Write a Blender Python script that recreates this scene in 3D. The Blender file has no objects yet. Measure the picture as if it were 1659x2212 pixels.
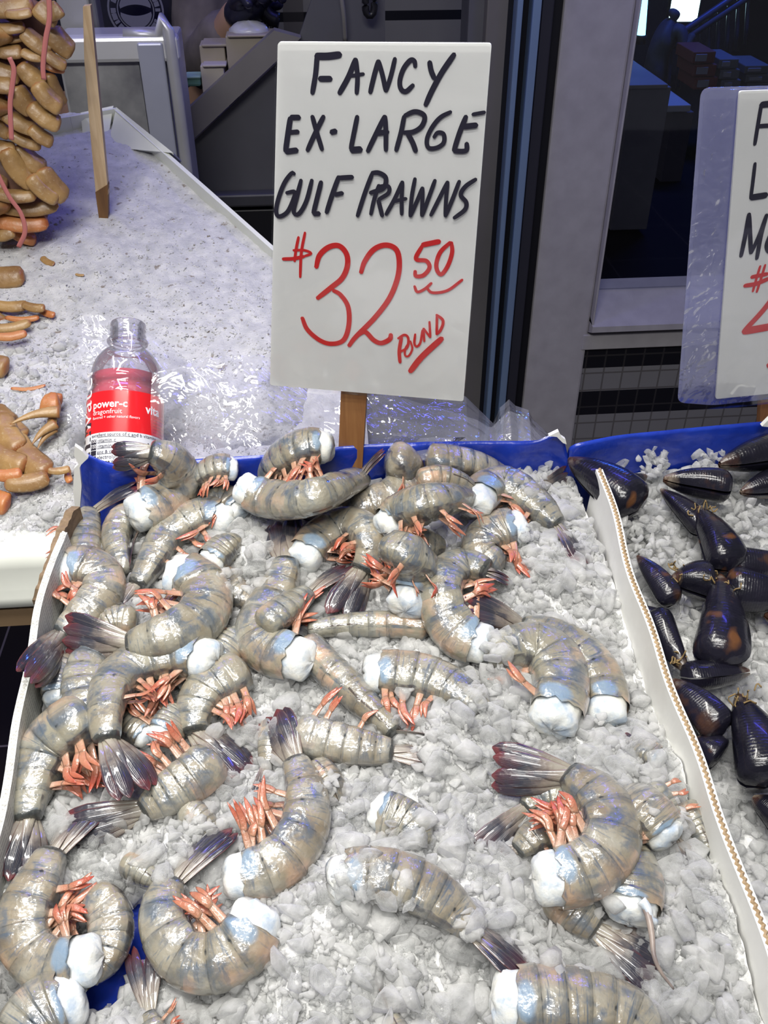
import bpy, bmesh, math, random
import numpy as np
from mathutils import Vector, Matrix, noise as mnoise

random.seed(7)
RNG = np.random.default_rng(7)
scene = bpy.context.scene
COL = scene.collection

# ------------------------------------------------------------------ camera
FPX = 1995.0
CAM = Vector((0.0, 0.0, 1.5))
camd = bpy.data.cameras.new('camera')
camo = bpy.data.objects.new('camera', camd)
COL.objects.link(camo)
camo.location = CAM
camo.rotation_euler = (math.radians(90 - 37), 0, math.radians(-5))
camd.sensor_fit = 'VERTICAL'
camd.sensor_height = 36.0
camd.lens = FPX / 2212 * 36.0
camd.clip_start = 0.02
camd.clip_end = 60
scene.camera = camo
CR = camo.rotation_euler.to_matrix()

# ------------------------------------------------------------------ colour management, world, lamps
vs = scene.view_settings
vs.view_transform = 'Standard'
vs.look = 'None'
vs.gamma = 1.0
vs.use_curve_mapping = False
vs.exposure = 0.35
cy = scene.cycles
cy.max_bounces = 7
cy.diffuse_bounces = 5
cy.glossy_bounces = 3
cy.transmission_bounces = 5
cy.transparent_max_bounces = 10
cy.caustics_reflective = False
cy.caustics_refractive = False
cy.use_denoising = True
cy.use_adaptive_sampling = True
cy.adaptive_threshold = 0.05
cy.sample_clamp_indirect = 4.0

world = bpy.data.worlds.new('market_air')
scene.world = world
world.use_nodes = True
world.node_tree.nodes['Background'].inputs[0].default_value = (0.75, 0.75, 0.85, 1)
world.node_tree.nodes['Background'].inputs[1].default_value = 0.12


def area(name, loc, aim, sx, sy, energy, color=(1, 1, 1), spread=180):
    d = bpy.data.lights.new(name, 'AREA')
    d.shape = 'RECTANGLE'
    d.size, d.size_y = sx, sy
    d.energy = energy
    d.color = color
    d.spread = math.radians(spread)
    o = bpy.data.objects.new(name, d)
    COL.objects.link(o)
    o.location = loc
    o.rotation_euler = (Vector(aim) - Vector(loc)).to_track_quat('-Z', 'Y').to_euler()
    return o


# shop lamps hung above the display, and the blue neon beyond the window
area('lamp_tube', (-0.25, 0.62, 2.25), (-0.10, 0.45, 1.0), 0.8, 0.07, 2.5, (1.0, 0.965, 0.90), 90)
area('lamp_tube', (-0.12, 0.22, 2.45), (-0.10, 0.32, 1.0), 0.9, 0.07, 2.8, (1.0, 0.972, 0.915), 75)
area('lamp_tube', (-0.9, 0.9, 2.5), (-0.4, 1.0, 1.0), 0.9, 0.1, 1.6, (0.93, 0.95, 1.0))
area('lamp_tube', (-0.35, -0.6, 2.7), (-0.05, 0.9, 1.1), 1.1, 0.22, 6.0, (1.0, 0.98, 0.945), 100)
area('neon_strip', (0.75, 1.45, 2.25), (0.15, 0.7, 1.05), 0.7, 0.05, 3.2, (0.10, 0.10, 1.0))
area('neon_strip', (-0.35, 1.6, 2.3), (-0.2, 0.9, 1.05), 0.8, 0.05, 2.6, (0.16, 0.14, 1.0))


# ------------------------------------------------------------------ photo -> place
def ray(px, py):
    return CR @ Vector(((px - 829.5) / FPX, (1106 - py) / FPX, -1.0))


TILT = math.radians(8)
TN = Vector((0, -math.sin(TILT), math.cos(TILT)))
TV = Vector((0, math.cos(TILT), math.sin(TILT)))
TU = Vector((1, 0, 0))
TO = CAM + ray(830, 1500) * 0.62


def W(u, v, h=0.0):
    return TO + TU * u + TV * v + TN * h


def onplane(px, py, p0, n):
    d = ray(px, py)
    return CAM + d * (((p0 - CAM) @ n) / (d @ n))


def T(px, py, h=0.0):
    return onplane(px, py, TO + TN * h, TN)


def UV(p):
    q = p - TO
    return q.x, q @ TV, q @ TN


def onY(px, py, y):
    d = ray(px, py)
    return CAM + d * (y / d.y)


def onZ(px, py, z):
    d = ray(px, py)
    return CAM + d * ((z - CAM.z) / d.z)


# ------------------------------------------------------------------ object helpers
def tag(o, label, cat, group=None, kind=None):
    if label: o['label'] = label
    if cat: o['category'] = cat
    if group: o['group'] = group
    if kind: o['kind'] = kind
    return o


def thing(name, loc, label, cat, group=None):
    o = bpy.data.objects.new(name, None)
    COL.objects.link(o)
    o.location = loc
    o.empty_display_size = 0.02
    return tag(o, label, cat, group)


def abs_loc(o):
    p = Vector(o.location)
    while o.parent:
        o = o.parent
        p = p + Vector(o.location)
    return p


def mesh(name, V, F, mat, parent=None, smooth=True, uv=None, origin=None, mats=None, midx=None):
    """link one mesh object; V are world coordinates (unless origin is given)"""
    me = bpy.data.meshes.new(name)
    V = np.asarray([tuple(v) for v in V] if not isinstance(V, np.ndarray) else V, dtype=float)
    off = np.array(abs_loc(parent)) if parent is not None else (np.array(origin) if origin is not None else np.zeros(3))
    me.from_pydata((V - off).tolist(), [], F if isinstance(F, list) else F.tolist())
    if uv is not None:
        lay = me.uv_layers.new(name='UVMap')
        vi = np.empty(len(me.loops), dtype=np.int32)
        me.loops.foreach_get('vertex_index', vi)
        lay.data.foreach_set('uv', np.asarray(uv, dtype=np.float32)[vi].ravel())
    if smooth:
        me.polygons.foreach_set('use_smooth', [True] * len(me.polygons))
    if mats:
        for m in mats: me.materials.append(m)
        me.polygons.foreach_set('material_index', midx)
    elif mat:
        me.materials.append(mat)
    me.update()
    o = bpy.data.objects.new(name, me)
    COL.objects.link(o)
    if parent is not None:
        o.parent = parent
    elif origin is not None:
        o.location = origin
    return o


def structure(o):
    o['kind'] = 'structure'
    return o


def box_geo(x0, x1, y0, y1, z0, z1):
    V = [(x, y, z) for x in (x0, x1) for y in (y0, y1) for z in (z0, z1)]
    F = [(0, 1, 3, 2), (4, 6, 7, 5), (0, 4, 5, 1), (2, 3, 7, 6), (0, 2, 6, 4), (1, 5, 7, 3)]
    return V, F


def box(name, x0, x1, y0, y1, z0, z1, mat, parent=None, bevel=0.0):
    V, F = box_geo(min(x0, x1), max(x0, x1), min(y0, y1), max(y0, y1), min(z0, z1), max(z0, z1))
    o = mesh(name, V, F, mat, parent, smooth=False)
    if bevel:
        b = o.modifiers.new('b', 'BEVEL')
        b.width = bevel
        b.segments = 2
    return o


def prism(P, d):
    """closed slab: polygon P (world) pushed along vector d"""
    n = len(P)
    V = [Vector(p) for p in P] + [Vector(p) + Vector(d) for p in P]
    F = [tuple(range(n))[::-1], tuple(range(n, 2 * n))]
    F += [(i, (i + 1) % n, n + (i + 1) % n, n + i) for i in range(n)]
    return V, F


def merge(parts):
    V, F = [], []
    for v, f in parts:
        k = len(V)
        V += [tuple(x) for x in v]
        F += [tuple(i + k for i in q) for q in f]
    return V, F


def spline(P, n):
    """Catmull-Rom through P, n samples evenly spaced by length"""
    P = [np.asarray(p, float) for p in P]
    if len(P) == 2:
        t = np.linspace(0, 1, n)[:, None]
        return P[0] * (1 - t) + P[1] * t
    Q = [2 * P[0] - P[1]] + P + [2 * P[-1] - P[-2]]
    out = []
    for i in range(1, len(Q) - 2):
        p0, p1, p2, p3 = Q[i - 1:i + 3]
        for s in np.linspace(0, 1, 16, endpoint=False):
            out.append(0.5 * ((2 * p1) + (p2 - p0) * s + (2 * p0 - 5 * p1 + 4 * p2 - p3) * s ** 2 + (3 * p1 - p0 - 3 * p2 + p3) * s ** 3))
    out.append(P[-1])
    out = np.array(out)
    L = np.r_[0, np.cumsum(np.linalg.norm(np.diff(out, axis=0), axis=1))]
    s = np.linspace(0, L[-1], n)
    return np.stack([np.interp(s, L, out[:, k]) for k in range(out.shape[1])], 1)


def tube(P, r, sides=8, up=(0, 0, 1), flat=1.0, caps=True):
    """tube along points P with radii r (array); flat squashes along the frame normal"""
    P = np.asarray(P, float)
    n = len(P)
    r = np.broadcast_to(np.asarray(r, float), (n,))
    Tn = np.gradient(P, axis=0)
    Tn /= np.linalg.norm(Tn, axis=1)[:, None] + 1e-12
    up = np.asarray(up, float)
    V, uv = [], []
    for i in range(n):
        a = np.cross(up, Tn[i])
        if np.linalg.norm(a) < 1e-4: a = np.cross((1, 0.1, 0), Tn[i])
        a /= np.linalg.norm(a)
        b = np.cross(Tn[i], a)
        for k in range(sides):
            t = 2 * math.pi * k / sides
            V.append(P[i] + r[i] * (math.cos(t) * a + math.sin(t) * b * flat))
            uv.append((i / (n - 1), k / sides))
    F = [(i * sides + k, i * sides + (k + 1) % sides, (i + 1) * sides + (k + 1) % sides, (i + 1) * sides + k)
         for i in range(n - 1) for k in range(sides)]
    if caps:
        F.append(tuple(range(sides))[::-1])
        F.append(tuple((n - 1) * sides + k for k in range(sides)))
    return [tuple(v) for v in V], F, uv


def ribbon(P, w, n, off=0.0):
    """flat marker stroke of width w on a plane with normal n, with round ends"""
    S = spline([tuple(p) for p in P], max(6, 7 * len(P)))
    n = np.asarray(n, float)
    Tn = np.gradient(S, axis=0)
    Tn /= np.linalg.norm(Tn, axis=1)[:, None] + 1e-12
    L, R = [], []
    m = len(S)
    e = np.linspace(0, 1, m)
    for i in range(m):
        s = np.cross(n, Tn[i])
        ww = w / 2 * (1 - 0.25 * (abs(2 * e[i] - 1) ** 8))
        L.append(S[i] + s * ww + n * off)
        R.append(S[i] - s * ww + n * off)
    V = L + R
    F = [(i, i + 1, m + i + 1, m + i) for i in range(m - 1)]
    k = len(V)   # rounded tips
    V.append(S[0] - Tn[0] * w * 0.22 + n * off)
    V.append(S[-1] + Tn[-1] * w * 0.22 + n * off)
    F += [(0, m, k), (m - 1, k + 1, 2 * m - 1)]
    return [tuple(v) for v in V], F


# ------------------------------------------------------------------ material helpers
class NT:
    def __init__(s, name):
        s.m = bpy.data.materials.new(name)
        s.m.use_nodes = True
        s.t = s.m.node_tree
        s.b = s.t.nodes['Principled BSDF']
        s.out = s.t.nodes['Material Output']

    def n(s, typ, **kw):
        x = s.t.nodes.new('ShaderNode' + typ)
        for k, v in kw.items():
            if k == 'inp':
                for a, b in v.items(): s.put(x.inputs[a], b)
            else:
                setattr(x, k, v)
        return x

    def put(s, sock, v):
        if isinstance(v, bpy.types.NodeSocket):
            s.t.links.new(v, sock)
        else:
            if isinstance(v, (tuple, list)) and len(v) == 3 and sock.type == 'RGBA': v = (*v, 1)
            sock.default_value = v

    def set(s, **kw):
        for k, v in kw.items(): s.put(s.b.inputs[k.replace('_', ' ')], v)
        return s

    def math(s, op, a, b=0.0, clamp=False):
        x = s.n('Math', operation=op)
        x.use_clamp = clamp
        s.put(x.inputs[0], a)
        s.put(x.inputs[1], b)
        return x.outputs[0]

    def mix(s, f, a, b, mode='MIX'):
        x = s.n('MixRGB', blend_type=mode)
        s.put(x.inputs[0], f)
        s.put(x.inputs[1], a)
        s.put(x.inputs[2], b)
        return x.outputs[0]

    def noise(s, scale, vec=None, detail=3.0, rough=0.55, dist=0.0, out=0):
        x = s.n('TexNoise')
        x.inputs['Scale'].default_value = scale
        x.inputs['Detail'].default_value = detail
        x.inputs['Roughness'].default_value = rough
        x.inputs['Distortion'].default_value = dist
        if vec is not None: s.put(x.inputs['Vector'], vec)
        return x.outputs[out]

    def ramp(s, f, stops, interp='LINEAR'):
        x = s.n('ValToRGB')
        x.color_ramp.interpolation = interp
        while len(x.color_ramp.elements) < len(stops): x.color_ramp.elements.new(0.5)
        for e, (p, c) in zip(x.color_ramp.elements, stops):
            e.position = p
            e.color = (*c, 1) if len(c) == 3 else c
        s.put(x.inputs[0], f)
        return x.outputs[0]

    def coord(s, which='Object'):
        return s.n('TexCoord').outputs[which]

    def geo(s):
        return s.n('NewGeometry').outputs['Position']

    def uv(s):
        x = s.n('SeparateXYZ')
        s.put(x.inputs[0], s.coord('UV'))
        return x.outputs[0], x.outputs[1]

    def rnd(s):
        return s.n('ObjectInfo').outputs['Random']

    def bump(s, h, strength=0.3, dist=0.001):
        x = s.n('Bump')
        x.inputs['Strength'].default_value = strength
        x.inputs['Distance'].default_value = dist
        s.put(x.inputs['Height'], h)
        s.put(s.b.inputs['Normal'], x.outputs[0])
        return x.outputs[0]


def simple(name, col, rough=0.5, metal=0.0, **kw):
    m = NT(name)
    m.set(Base_Color=col, Roughness=rough, Metallic=metal, **kw)
    return m.m


def varied(name, c1, c2, scale, rough=0.5, metal=0.0, bump=0.0, dist=0.001, bscale=None, **kw):
    m = NT(name)
    p = m.geo()
    f = m.noise(scale, p, 4)
    m.set(Base_Color=m.ramp(f, [(0.3, c1), (0.7, c2)]), Roughness=rough, Metallic=metal, **kw)
    if bump: m.bump(m.noise(bscale or scale * 4, p, 3), bump, dist)
    return m.m
# ------------------------------------------------------------------ materials
def mat_shell():
    m = NT('prawn_shell')
    u, v = m.uv()
    p = m.geo()
    rnd = m.rnd()
    ve = m.math('ABSOLUTE', m.math('SUBTRACT', m.math('FRACT', m.math('ADD', v, 0.5)), 0.5))   # 0 back .. 0.5 belly
    fr = m.math('FRACT', u)
    n1 = m.noise(75, p, 4, 0.6, 0.4)
    n2 = m.noise(210, p, 3, 0.6, 0.5)
    n3 = m.noise(38, p, 2)
    base = m.ramp(n3, [(0.3, (0.20, 0.155, 0.10)), (0.5, (0.285, 0.25, 0.185)), (0.72, (0.38, 0.37, 0.32))])
    base = m.mix(m.math('MULTIPLY', rnd, 0.5), base, (0.24, 0.24, 0.185))
    # peach flush towards the back of the front segments
    pk = m.math('MULTIPLY', m.math('MULTIPLY', m.math('LESS_THAN', u, 2.6), m.ramp(ve, [(0.0, (1, 1, 1)), (0.23, (0, 0, 0))])),
                m.ramp(m.noise(60, p, 2), [(0.42, (0, 0, 0)), (0.62, (0.75, 0.75, 0.75))]))
    base = m.mix(pk, base, (0.62, 0.38, 0.25))
    # blue-grey mottling, stronger on the sides
    side = m.ramp(ve, [(0.04, (0.25, 0.25, 0.25)), (0.2, (1, 1, 1)), (0.5, (0.8, 0.8, 0.8))])
    mo = m.math('MULTIPLY', m.ramp(n1, [(0.5, (0, 0, 0)), (0.64, (0.85, 0.85, 0.85))]), side)
    base = m.mix(mo, base, (0.085, 0.115, 0.155))
    # darker translucent band on the rear edge of every segment
    bd = m.math('MULTIPLY', m.ramp(fr, [(0.6, (0, 0, 0)), (0.88, (0.62, 0.62, 0.62)), (0.965, (0.5, 0.5, 0.5)), (0.985, (0.1, 0.1, 0.1))]),
                m.ramp(n2, [(0.3, (0.25, 0.25, 0.25)), (0.62, (1, 1, 1))]))
    base = m.mix(bd, base, (0.095, 0.105, 0.105))
    # blue-grey streaks running round the body
    mpv = m.n('Mapping')
    m.put(mpv.inputs[0], m.coord('UV'))
    mpv.inputs['Scale'].default_value = (7.5, 5.0, 1)
    cmb = m.n('VectorMath', operation='ADD')
    m.put(cmb.inputs[0], mpv.outputs[0])
    cx = m.n('CombineXYZ')
    m.put(cx.inputs[2], m.math('MULTIPLY', m.n('ObjectInfo').outputs['Random'], 40))
    m.put(cmb.inputs[1], cx.outputs[0])
    st = m.noise(1.0, cmb.outputs[0], 3, 0.6, 0.8)
    base = m.mix(m.math('MULTIPLY', m.ramp(st, [(0.54, (0, 0, 0)), (0.66, (0.8, 0.8, 0.8))]), side), base, (0.075, 0.105, 0.145))
    ln = m.ramp(m.math('MINIMUM', fr, m.math('SUBTRACT', 1.0, fr)), [(0.0, (0.85, 0.85, 0.85)), (0.035, (0, 0, 0))])
    base = m.mix(m.math('MULTIPLY', ln, m.ramp(n2, [(0.35, (0.2, 0.2, 0.2)), (0.6, (1, 1, 1))])), base, (0.05, 0.055, 0.055))
    # dark hinge dots on the side of each joint
    du = m.math('MULTIPLY', m.math('MINIMUM', fr, m.math('SUBTRACT', 1.0, fr)), 1.6)
    dv = m.math('MULTIPLY', m.math('SUBTRACT', ve, 0.265), 7.0)
    dd = m.math('SQRT', m.math('ADD', m.math('MULTIPLY', du, du), m.math('MULTIPLY', dv, dv)))
    dd = m.math('ADD', dd, m.math('MULTIPLY', m.math('SUBTRACT', n2, 0.5), 0.35))
    base = m.mix(m.ramp(dd, [(0.03, (0.9, 0.9, 0.9)), (0.11, (0, 0, 0))]), base, (0.02, 0.025, 0.03))
    # dark keel along the back of the last segments, dark rim at the last joint
    kl = m.math('MULTIPLY', m.math('GREATER_THAN', u, 3.3), m.math('LESS_THAN', ve, 0.018))
    base = m.mix(m.math('MULTIPLY', kl, 0.85), base, (0.045, 0.03, 0.025))
    rim = m.math('GREATER_THAN', m.math('ADD', u, m.math('MULTIPLY', n2, 0.16)), 5.98)
    base = m.mix(m.math('MULTIPLY', rim, 0.8), base, (0.03, 0.035, 0.035))
    # blue patch on the first plate
    pu = m.math('MULTIPLY', m.math('SUBTRACT', u, 0.35), 1.3)
    pv = m.math('MULTIPLY', m.math('SUBTRACT', ve, 0.27), 6.0)
    pp = m.math('ADD', m.math('ADD', m.math('MULTIPLY', pu, pu), m.math('MULTIPLY', pv, pv)), m.math('MULTIPLY', n1, 0.3))
    base = m.mix(m.ramp(pp, [(0.30, (0.85, 0.85, 0.85)), (0.5, (0, 0, 0))]), base, (0.21, 0.30, 0.40))
    # dark ventral blotches
    vb = m.math('MULTIPLY', m.math('GREATER_THAN', ve, 0.36), m.ramp(m.noise(95, p, 2), [(0.50, (0, 0, 0)), (0.60, (0.85, 0.85, 0.85))]))
    base = m.mix(m.math('MULTIPLY', vb, 0.8), base, (0.03, 0.03, 0.045))
    m.set(Base_Color=base, Roughness=0.3, Specular_IOR_Level=0.6, Coat_Weight=1.0, Coat_Roughness=0.05, Coat_IOR=1.5,
          Subsurface_Weight=0.25, Subsurface_Scale=0.004, Subsurface_Radius=(1.0, 0.75, 0.55))
    h = m.math('ADD', m.math('MULTIPLY', m.noise(110, p, 2), 1.3), m.math('MULTIPLY', m.noise(380, p, 2), 0.3))
    m.bump(h, 0.5, 0.0018)
    m.put(m.b.inputs['Coat Normal'], m.b.inputs['Normal'].links[0].from_socket)
    return m.m


def mat_flesh():
    m = NT('prawn_flesh')
    p = m.geo()
    u, v = m.uv()
    n = m.noise(90, p, 3)
    c = m.ramp(n, [(0.34, (0.74, 0.74, 0.68)), (0.52, (0.66, 0.69, 0.69)), (0.68, (0.44, 0.52, 0.61))])
    ve = m.math('ABSOLUTE', m.math('SUBTRACT', m.math('FRACT', m.math('ADD', v, 0.5)), 0.5))
    bl = m.math('MULTIPLY', m.ramp(ve, [(0.18, (0, 0, 0)), (0.25, (1, 1, 1)), (0.30, (1, 1, 1)), (0.38, (0, 0, 0))]),
                m.ramp(u, [(0.62, (0, 0, 0)), (0.80, (0.75, 0.75, 0.75))]))
    c = m.mix(m.math('MULTIPLY', bl, m.ramp(m.noise(70, p, 2), [(0.4, (0.1, 0.1, 0.1)), (0.6, (1, 1, 1))])), c, (0.30, 0.42, 0.55))
    m.set(Base_Color=c, Roughness=0.33, Specular_IOR_Level=0.5, Coat_Weight=0.35, Coat_Roughness=0.1,
          Subsurface_Weight=0.45, Subsurface_Scale=0.006, Subsurface_Radius=(0.9, 0.95, 1.0))
    m.bump(m.math('ADD', m.noise(130, p, 3), m.math('MULTIPLY', m.noise(600, p, 2), 0.2)), 0.5, 0.002)
    return m.m


def mat_legs():
    m = NT('swimmeret')
    u, v = m.uv()
    p = m.geo()
    rnd = m.rnd()
    c = m.ramp(m.math('ADD', u, m.math('MULTIPLY', m.math('SUBTRACT', m.noise(140, p, 3), 0.5), 0.5)),
               [(0.1, (0.46, 0.31, 0.23)), (0.45, (0.42, 0.19, 0.12)), (0.8, (0.42, 0.105, 0.062)), (1.0, (0.44, 0.065, 0.042))])
    c = m.mix(m.math('MULTIPLY', rnd, 0.55), c, (0.46, 0.25, 0.155))
    m.set(Base_Color=c, Roughness=0.3, Coat_Weight=0.6, Coat_Roughness=0.1, Subsurface_Weight=0.35,
          Subsurface_Scale=0.003, Subsurface_Radius=(1, 0.4, 0.25))
    m.bump(m.noise(260, p, 3), 0.5, 0.002)
    return m.m


def mat_tail():
    m = NT('tail_fan')
    u, v = m.uv()
    p = m.geo()
    rnd = m.rnd()
    n = m.noise(120, p, 3, 0.6, 0.3)
    t = m.math('ADD', u, m.math('MULTIPLY', m.math('SUBTRACT', n, 0.5), 0.5))
    c = m.ramp(t, [(0.08, (0.29, 0.265, 0.21)), (0.3, (0.19, 0.165, 0.14)), (0.5, (0.03, 0.03, 0.04)), (0.88, (0.013, 0.015, 0.028)), (0.97, (0.12, 0.02, 0.025))])
    pale = m.ramp(t, [(0.05, (0.34, 0.32, 0.27)), (0.36, (0.22, 0.18, 0.155)), (0.6, (0.045, 0.05, 0.07)), (0.97, (0.13, 0.03, 0.035))])
    c = m.mix(m.math('MULTIPLY', rnd, 0.7), c, pale)
    va = m.math('ABSOLUTE', m.math('SUBTRACT', v, 0.5))
    c = m.mix(m.ramp(va, [(0.44, (0, 0, 0)), (0.495, (0.6, 0.6, 0.6))]), c, (0.16, 0.05, 0.045))
    c = m.mix(m.ramp(m.math('ABSOLUTE', m.math('SUBTRACT', va, 0.13)), [(0.0, (0.18, 0.18, 0.18)), (0.03, (0, 0, 0))]), c, (0.25, 0.2, 0.17))
    m.set(Base_Color=c, Roughness=0.28, Coat_Weight=0.9, Coat_Roughness=0.06)
    w = m.n('TexWave', wave_type='BANDS', bands_direction='Y')
    w.inputs['Scale'].default_value = 4.0
    w.inputs['Distortion'].default_value = 1.5
    m.put(w.inputs['Vector'], m.coord('UV'))
    m.bump(m.math('ADD', m.math('MULTIPLY', w.outputs[1], 0.12), m.noise(160, p, 2)), 0.4, 0.0015)
    return m.m


def mat_ice(name, c1, c2, trl, clear, rough, bscale, dirt=None):
    """wet crushed ice: glossy skin, light carried through the flakes, partly see-through"""
    m = NT(name)
    p = m.geo()
    c = m.ramp(m.noise(70, p, 3), [(0.3, c1), (0.7, c2)])
    if dirt:
        c = m.mix(m.ramp(m.noise(dirt, p, 2, 0.5), [(0.655, (0, 0, 0)), (0.72, (0.75, 0.75, 0.75))]), c, (0.15, 0.115, 0.08))
    m.set(Base_Color=c, Roughness=rough, IOR=1.31, Specular_IOR_Level=0.5)
    nb = m.bump(m.noise(bscale, p, 3, 0.6), 0.5, 0.003)
    sh = m.b.outputs[0]
    if trl:
        t = m.n('BsdfTranslucent')
        m.put(t.inputs[0], m.mix(0.35, c, (0.97, 0.97, 0.96)))
        x = m.n('MixShader')
        x.inputs[0].default_value = trl
        m.t.links.new(sh, x.inputs[1])
        m.t.links.new(t.outputs[0], x.inputs[2])
        sh = x.outputs[0]
    if clear:
        lw = m.n('LayerWeight')
        lw.inputs[0].default_value = 0.35
        m.put(lw.inputs[1], nb)
        f = m.math('MULTIPLY', m.math('SUBTRACT', 1.0, lw.outputs[1]), m.math('MULTIPLY', m.ramp(m.noise(55, p, 2), [(0.35, (0.35, 0.35, 0.35)), (0.65, (1, 1, 1))]), clear))
        tr = m.n('BsdfTransparent')
        tr.inputs[0].default_value = (0.96, 0.965, 0.965, 1)
        x = m.n('MixShader')
        m.put(x.inputs[0], f)
        m.t.links.new(sh, x.inputs[1])
        m.t.links.new(tr.outputs[0], x.inputs[2])
        sh = x.outputs[0]
    m.t.links.new(sh, m.out.inputs[0])
    return m.m


def mat_plastic(name, tint, rough, wscale, amt, haze=0.1, strength=0.6, dist=0.006, stretch=None):
    """thin clear plastic: mostly see-through with sharp creased glints and a little haze"""
    m = NT(name)
    m.t.nodes.remove(m.b)
    p = m.geo()
    bp = m.n('Bump')
    bp.inputs['Strength'].default_value = strength
    bp.inputs['Distance'].default_value = dist
    if stretch:
        vr = m.n('VectorRotate', rotation_type='Y_AXIS')
        m.put(vr.inputs[0], p)
        vr.inputs['Angle'].default_value = 0.55
        mp = m.n('Mapping')
        m.put(mp.inputs[0], vr.outputs[0])
        mp.inputs['Scale'].default_value = stretch
        p, wscale = mp.outputs[0], 1.6
    h = m.noise(wscale, p, 2, 0.5, 0.8)
    h2 = m.math('ABSOLUTE', m.math('SUBTRACT', m.noise(wscale * 0.6, p, 3, 0.5, 0.5), 0.5))
    m.put(bp.inputs['Height'], m.math('ADD', h, m.math('MULTIPLY', h2, 1.6)))
    tr = m.n('BsdfTransparent')
    tr.inputs[0].default_value = (*tint, 1)
    gl = m.n('BsdfGlossy')
    gl.inputs['Roughness'].default_value = rough
    gl.inputs[0].default_value = (1, 1, 1, 1)
    m.put(gl.inputs['Normal'], bp.outputs[0])
    df = m.n('BsdfDiffuse')
    df.inputs[0].default_value = (0.8, 0.82, 0.9, 1)
    if haze > .25:      # fogged film also passes light from behind
        tl_ = m.n('BsdfTranslucent')
        tl_.inputs[0].default_value = (0.8, 0.82, 0.95, 1)
        dm = m.n('MixShader')
        dm.inputs[0].default_value = .6
        m.t.links.new(df.outputs[0], dm.inputs[1])
        m.t.links.new(tl_.outputs[0], dm.inputs[2])
        df = dm
    fz = m.n('Fresnel')
    fz.inputs[0].default_value = 1.45
    m.put(fz.inputs['Normal'], bp.outputs[0])
    f = m.math('ADD', m.math('MULTIPLY', fz.outputs[0], amt), amt * 0.06, True)
    a = m.n('MixShader')
    a.inputs[0].default_value = haze
    m.t.links.new(tr.outputs[0], a.inputs[1])
    m.t.links.new(df.outputs[0], a.inputs[2])
    b = m.n('MixShader')
    m.put(b.inputs[0], f)
    m.t.links.new(a.outputs[0], b.inputs[1])
    m.t.links.new(gl.outputs[0], b.inputs[2])
    m.t.links.new(b.outputs[0], m.out.inputs[0])
    return m.m


def mat_mussel():
    m = NT('mussel_shell')
    u, v = m.uv()
    p = m.geo()
    n = m.noise(45, p, 3)
    c = m.ramp(n, [(0.35, (0.006, 0.006, 0.011)), (0.62, (0.012, 0.011, 0.02)), (0.74, (0.05, 0.025, 0.018))])
    um = m.ramp(m.math('ADD', u, m.math('MULTIPLY', m.noise(90, p, 3), 0.3)), [(0.14, (0.7, 0.7, 0.7)), (0.34, (0, 0, 0))])
    c = m.mix(um, c, m.ramp(m.noise(110, p, 2), [(0.45, (0.10, 0.045, 0.025)), (0.62, (0.36, 0.29, 0.22))]))
    c = m.mix(m.ramp(m.noise(32, p, 2), [(0.66, (0, 0, 0)), (0.72, (0.7, 0.7, 0.7))]), c, (0.16, 0.065, 0.02))
    w = m.n('TexWave', wave_type='BANDS', bands_direction='X')
    w.inputs['Scale'].default_value = 9.0
    w.inputs['Distortion'].default_value = 1.0
    m.put(w.inputs['Vector'], m.coord('UV'))
    m.set(Base_Color=c, Roughness=0.24, Coat_Weight=0.35, Coat_Roughness=0.08, Specular_IOR_Level=0.4)
    m.bump(m.math('ADD', m.math('MULTIPLY', w.outputs[1], 0.10), m.noise(150, p, 3)), 0.45, 0.0016)
    return m.m


def mat_crab(name, c1, c2, c3):
    m = NT(name)
    u, v = m.uv()
    p = m.geo()
    n = m.noise(28, p, 4)
    c = m.ramp(n, [(0.3, c1), (0.62, c2)])
    va = m.math('ABSOLUTE', m.math('SUBTRACT', v, 0.75))
    c = m.mix(m.math('MULTIPLY', m.ramp(va, [(0.0, (1, 1, 1)), (0.13, (0, 0, 0))]), m.ramp(m.noise(40, p, 2), [(0.4, (0.2, 0.2, 0.2)), (0.6, (1, 1, 1))])), c, c3)
    end = m.ramp(u, [(0.0, (0.7, 0.7, 0.7)), (0.07, (0, 0, 0)), (0.93, (0, 0, 0)), (1.0, (0.7, 0.7, 0.7))])
    c = m.mix(end, c, c3)
    c = m.mix(m.ramp(m.noise(300, p, 2), [(0.6, (0, 0, 0)), (0.7, (0.35, 0.35, 0.35))]), c, (0.5, 0.4, 0.25))
    m.set(Base_Color=c, Roughness=0.42, Coat_Weight=0.25, Coat_Roughness=0.25)
    m.bump(m.noise(150, p, 4), 0.35, 0.002)
    return m.m


SHELL, FLESH, LEGS, TAIL = mat_shell(), mat_flesh(), mat_legs(), mat_tail()
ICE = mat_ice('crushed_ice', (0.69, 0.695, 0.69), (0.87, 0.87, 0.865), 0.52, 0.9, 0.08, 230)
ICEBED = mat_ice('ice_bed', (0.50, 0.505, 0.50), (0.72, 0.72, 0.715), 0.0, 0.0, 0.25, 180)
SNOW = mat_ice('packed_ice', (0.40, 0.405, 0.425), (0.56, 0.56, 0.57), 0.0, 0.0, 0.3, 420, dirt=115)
MUSSEL = mat_mussel()
CRAB = mat_crab('crab_shell', (0.20, 0.105, 0.04), (0.37, 0.225, 0.085), (0.30, 0.085, 0.025))
CRABO = mat_crab('crab_orange', (0.40, 0.125, 0.035), (0.48, 0.20, 0.07), (0.36, 0.07, 0.03))
BANDM = simple('pink_rubber', (0.50, 0.17, 0.16), 0.5)
WHITECARD = varied('white_card', (0.80, 0.80, 0.76), (0.88, 0.88, 0.84), 30, 0.6, bump=0.1)
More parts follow.
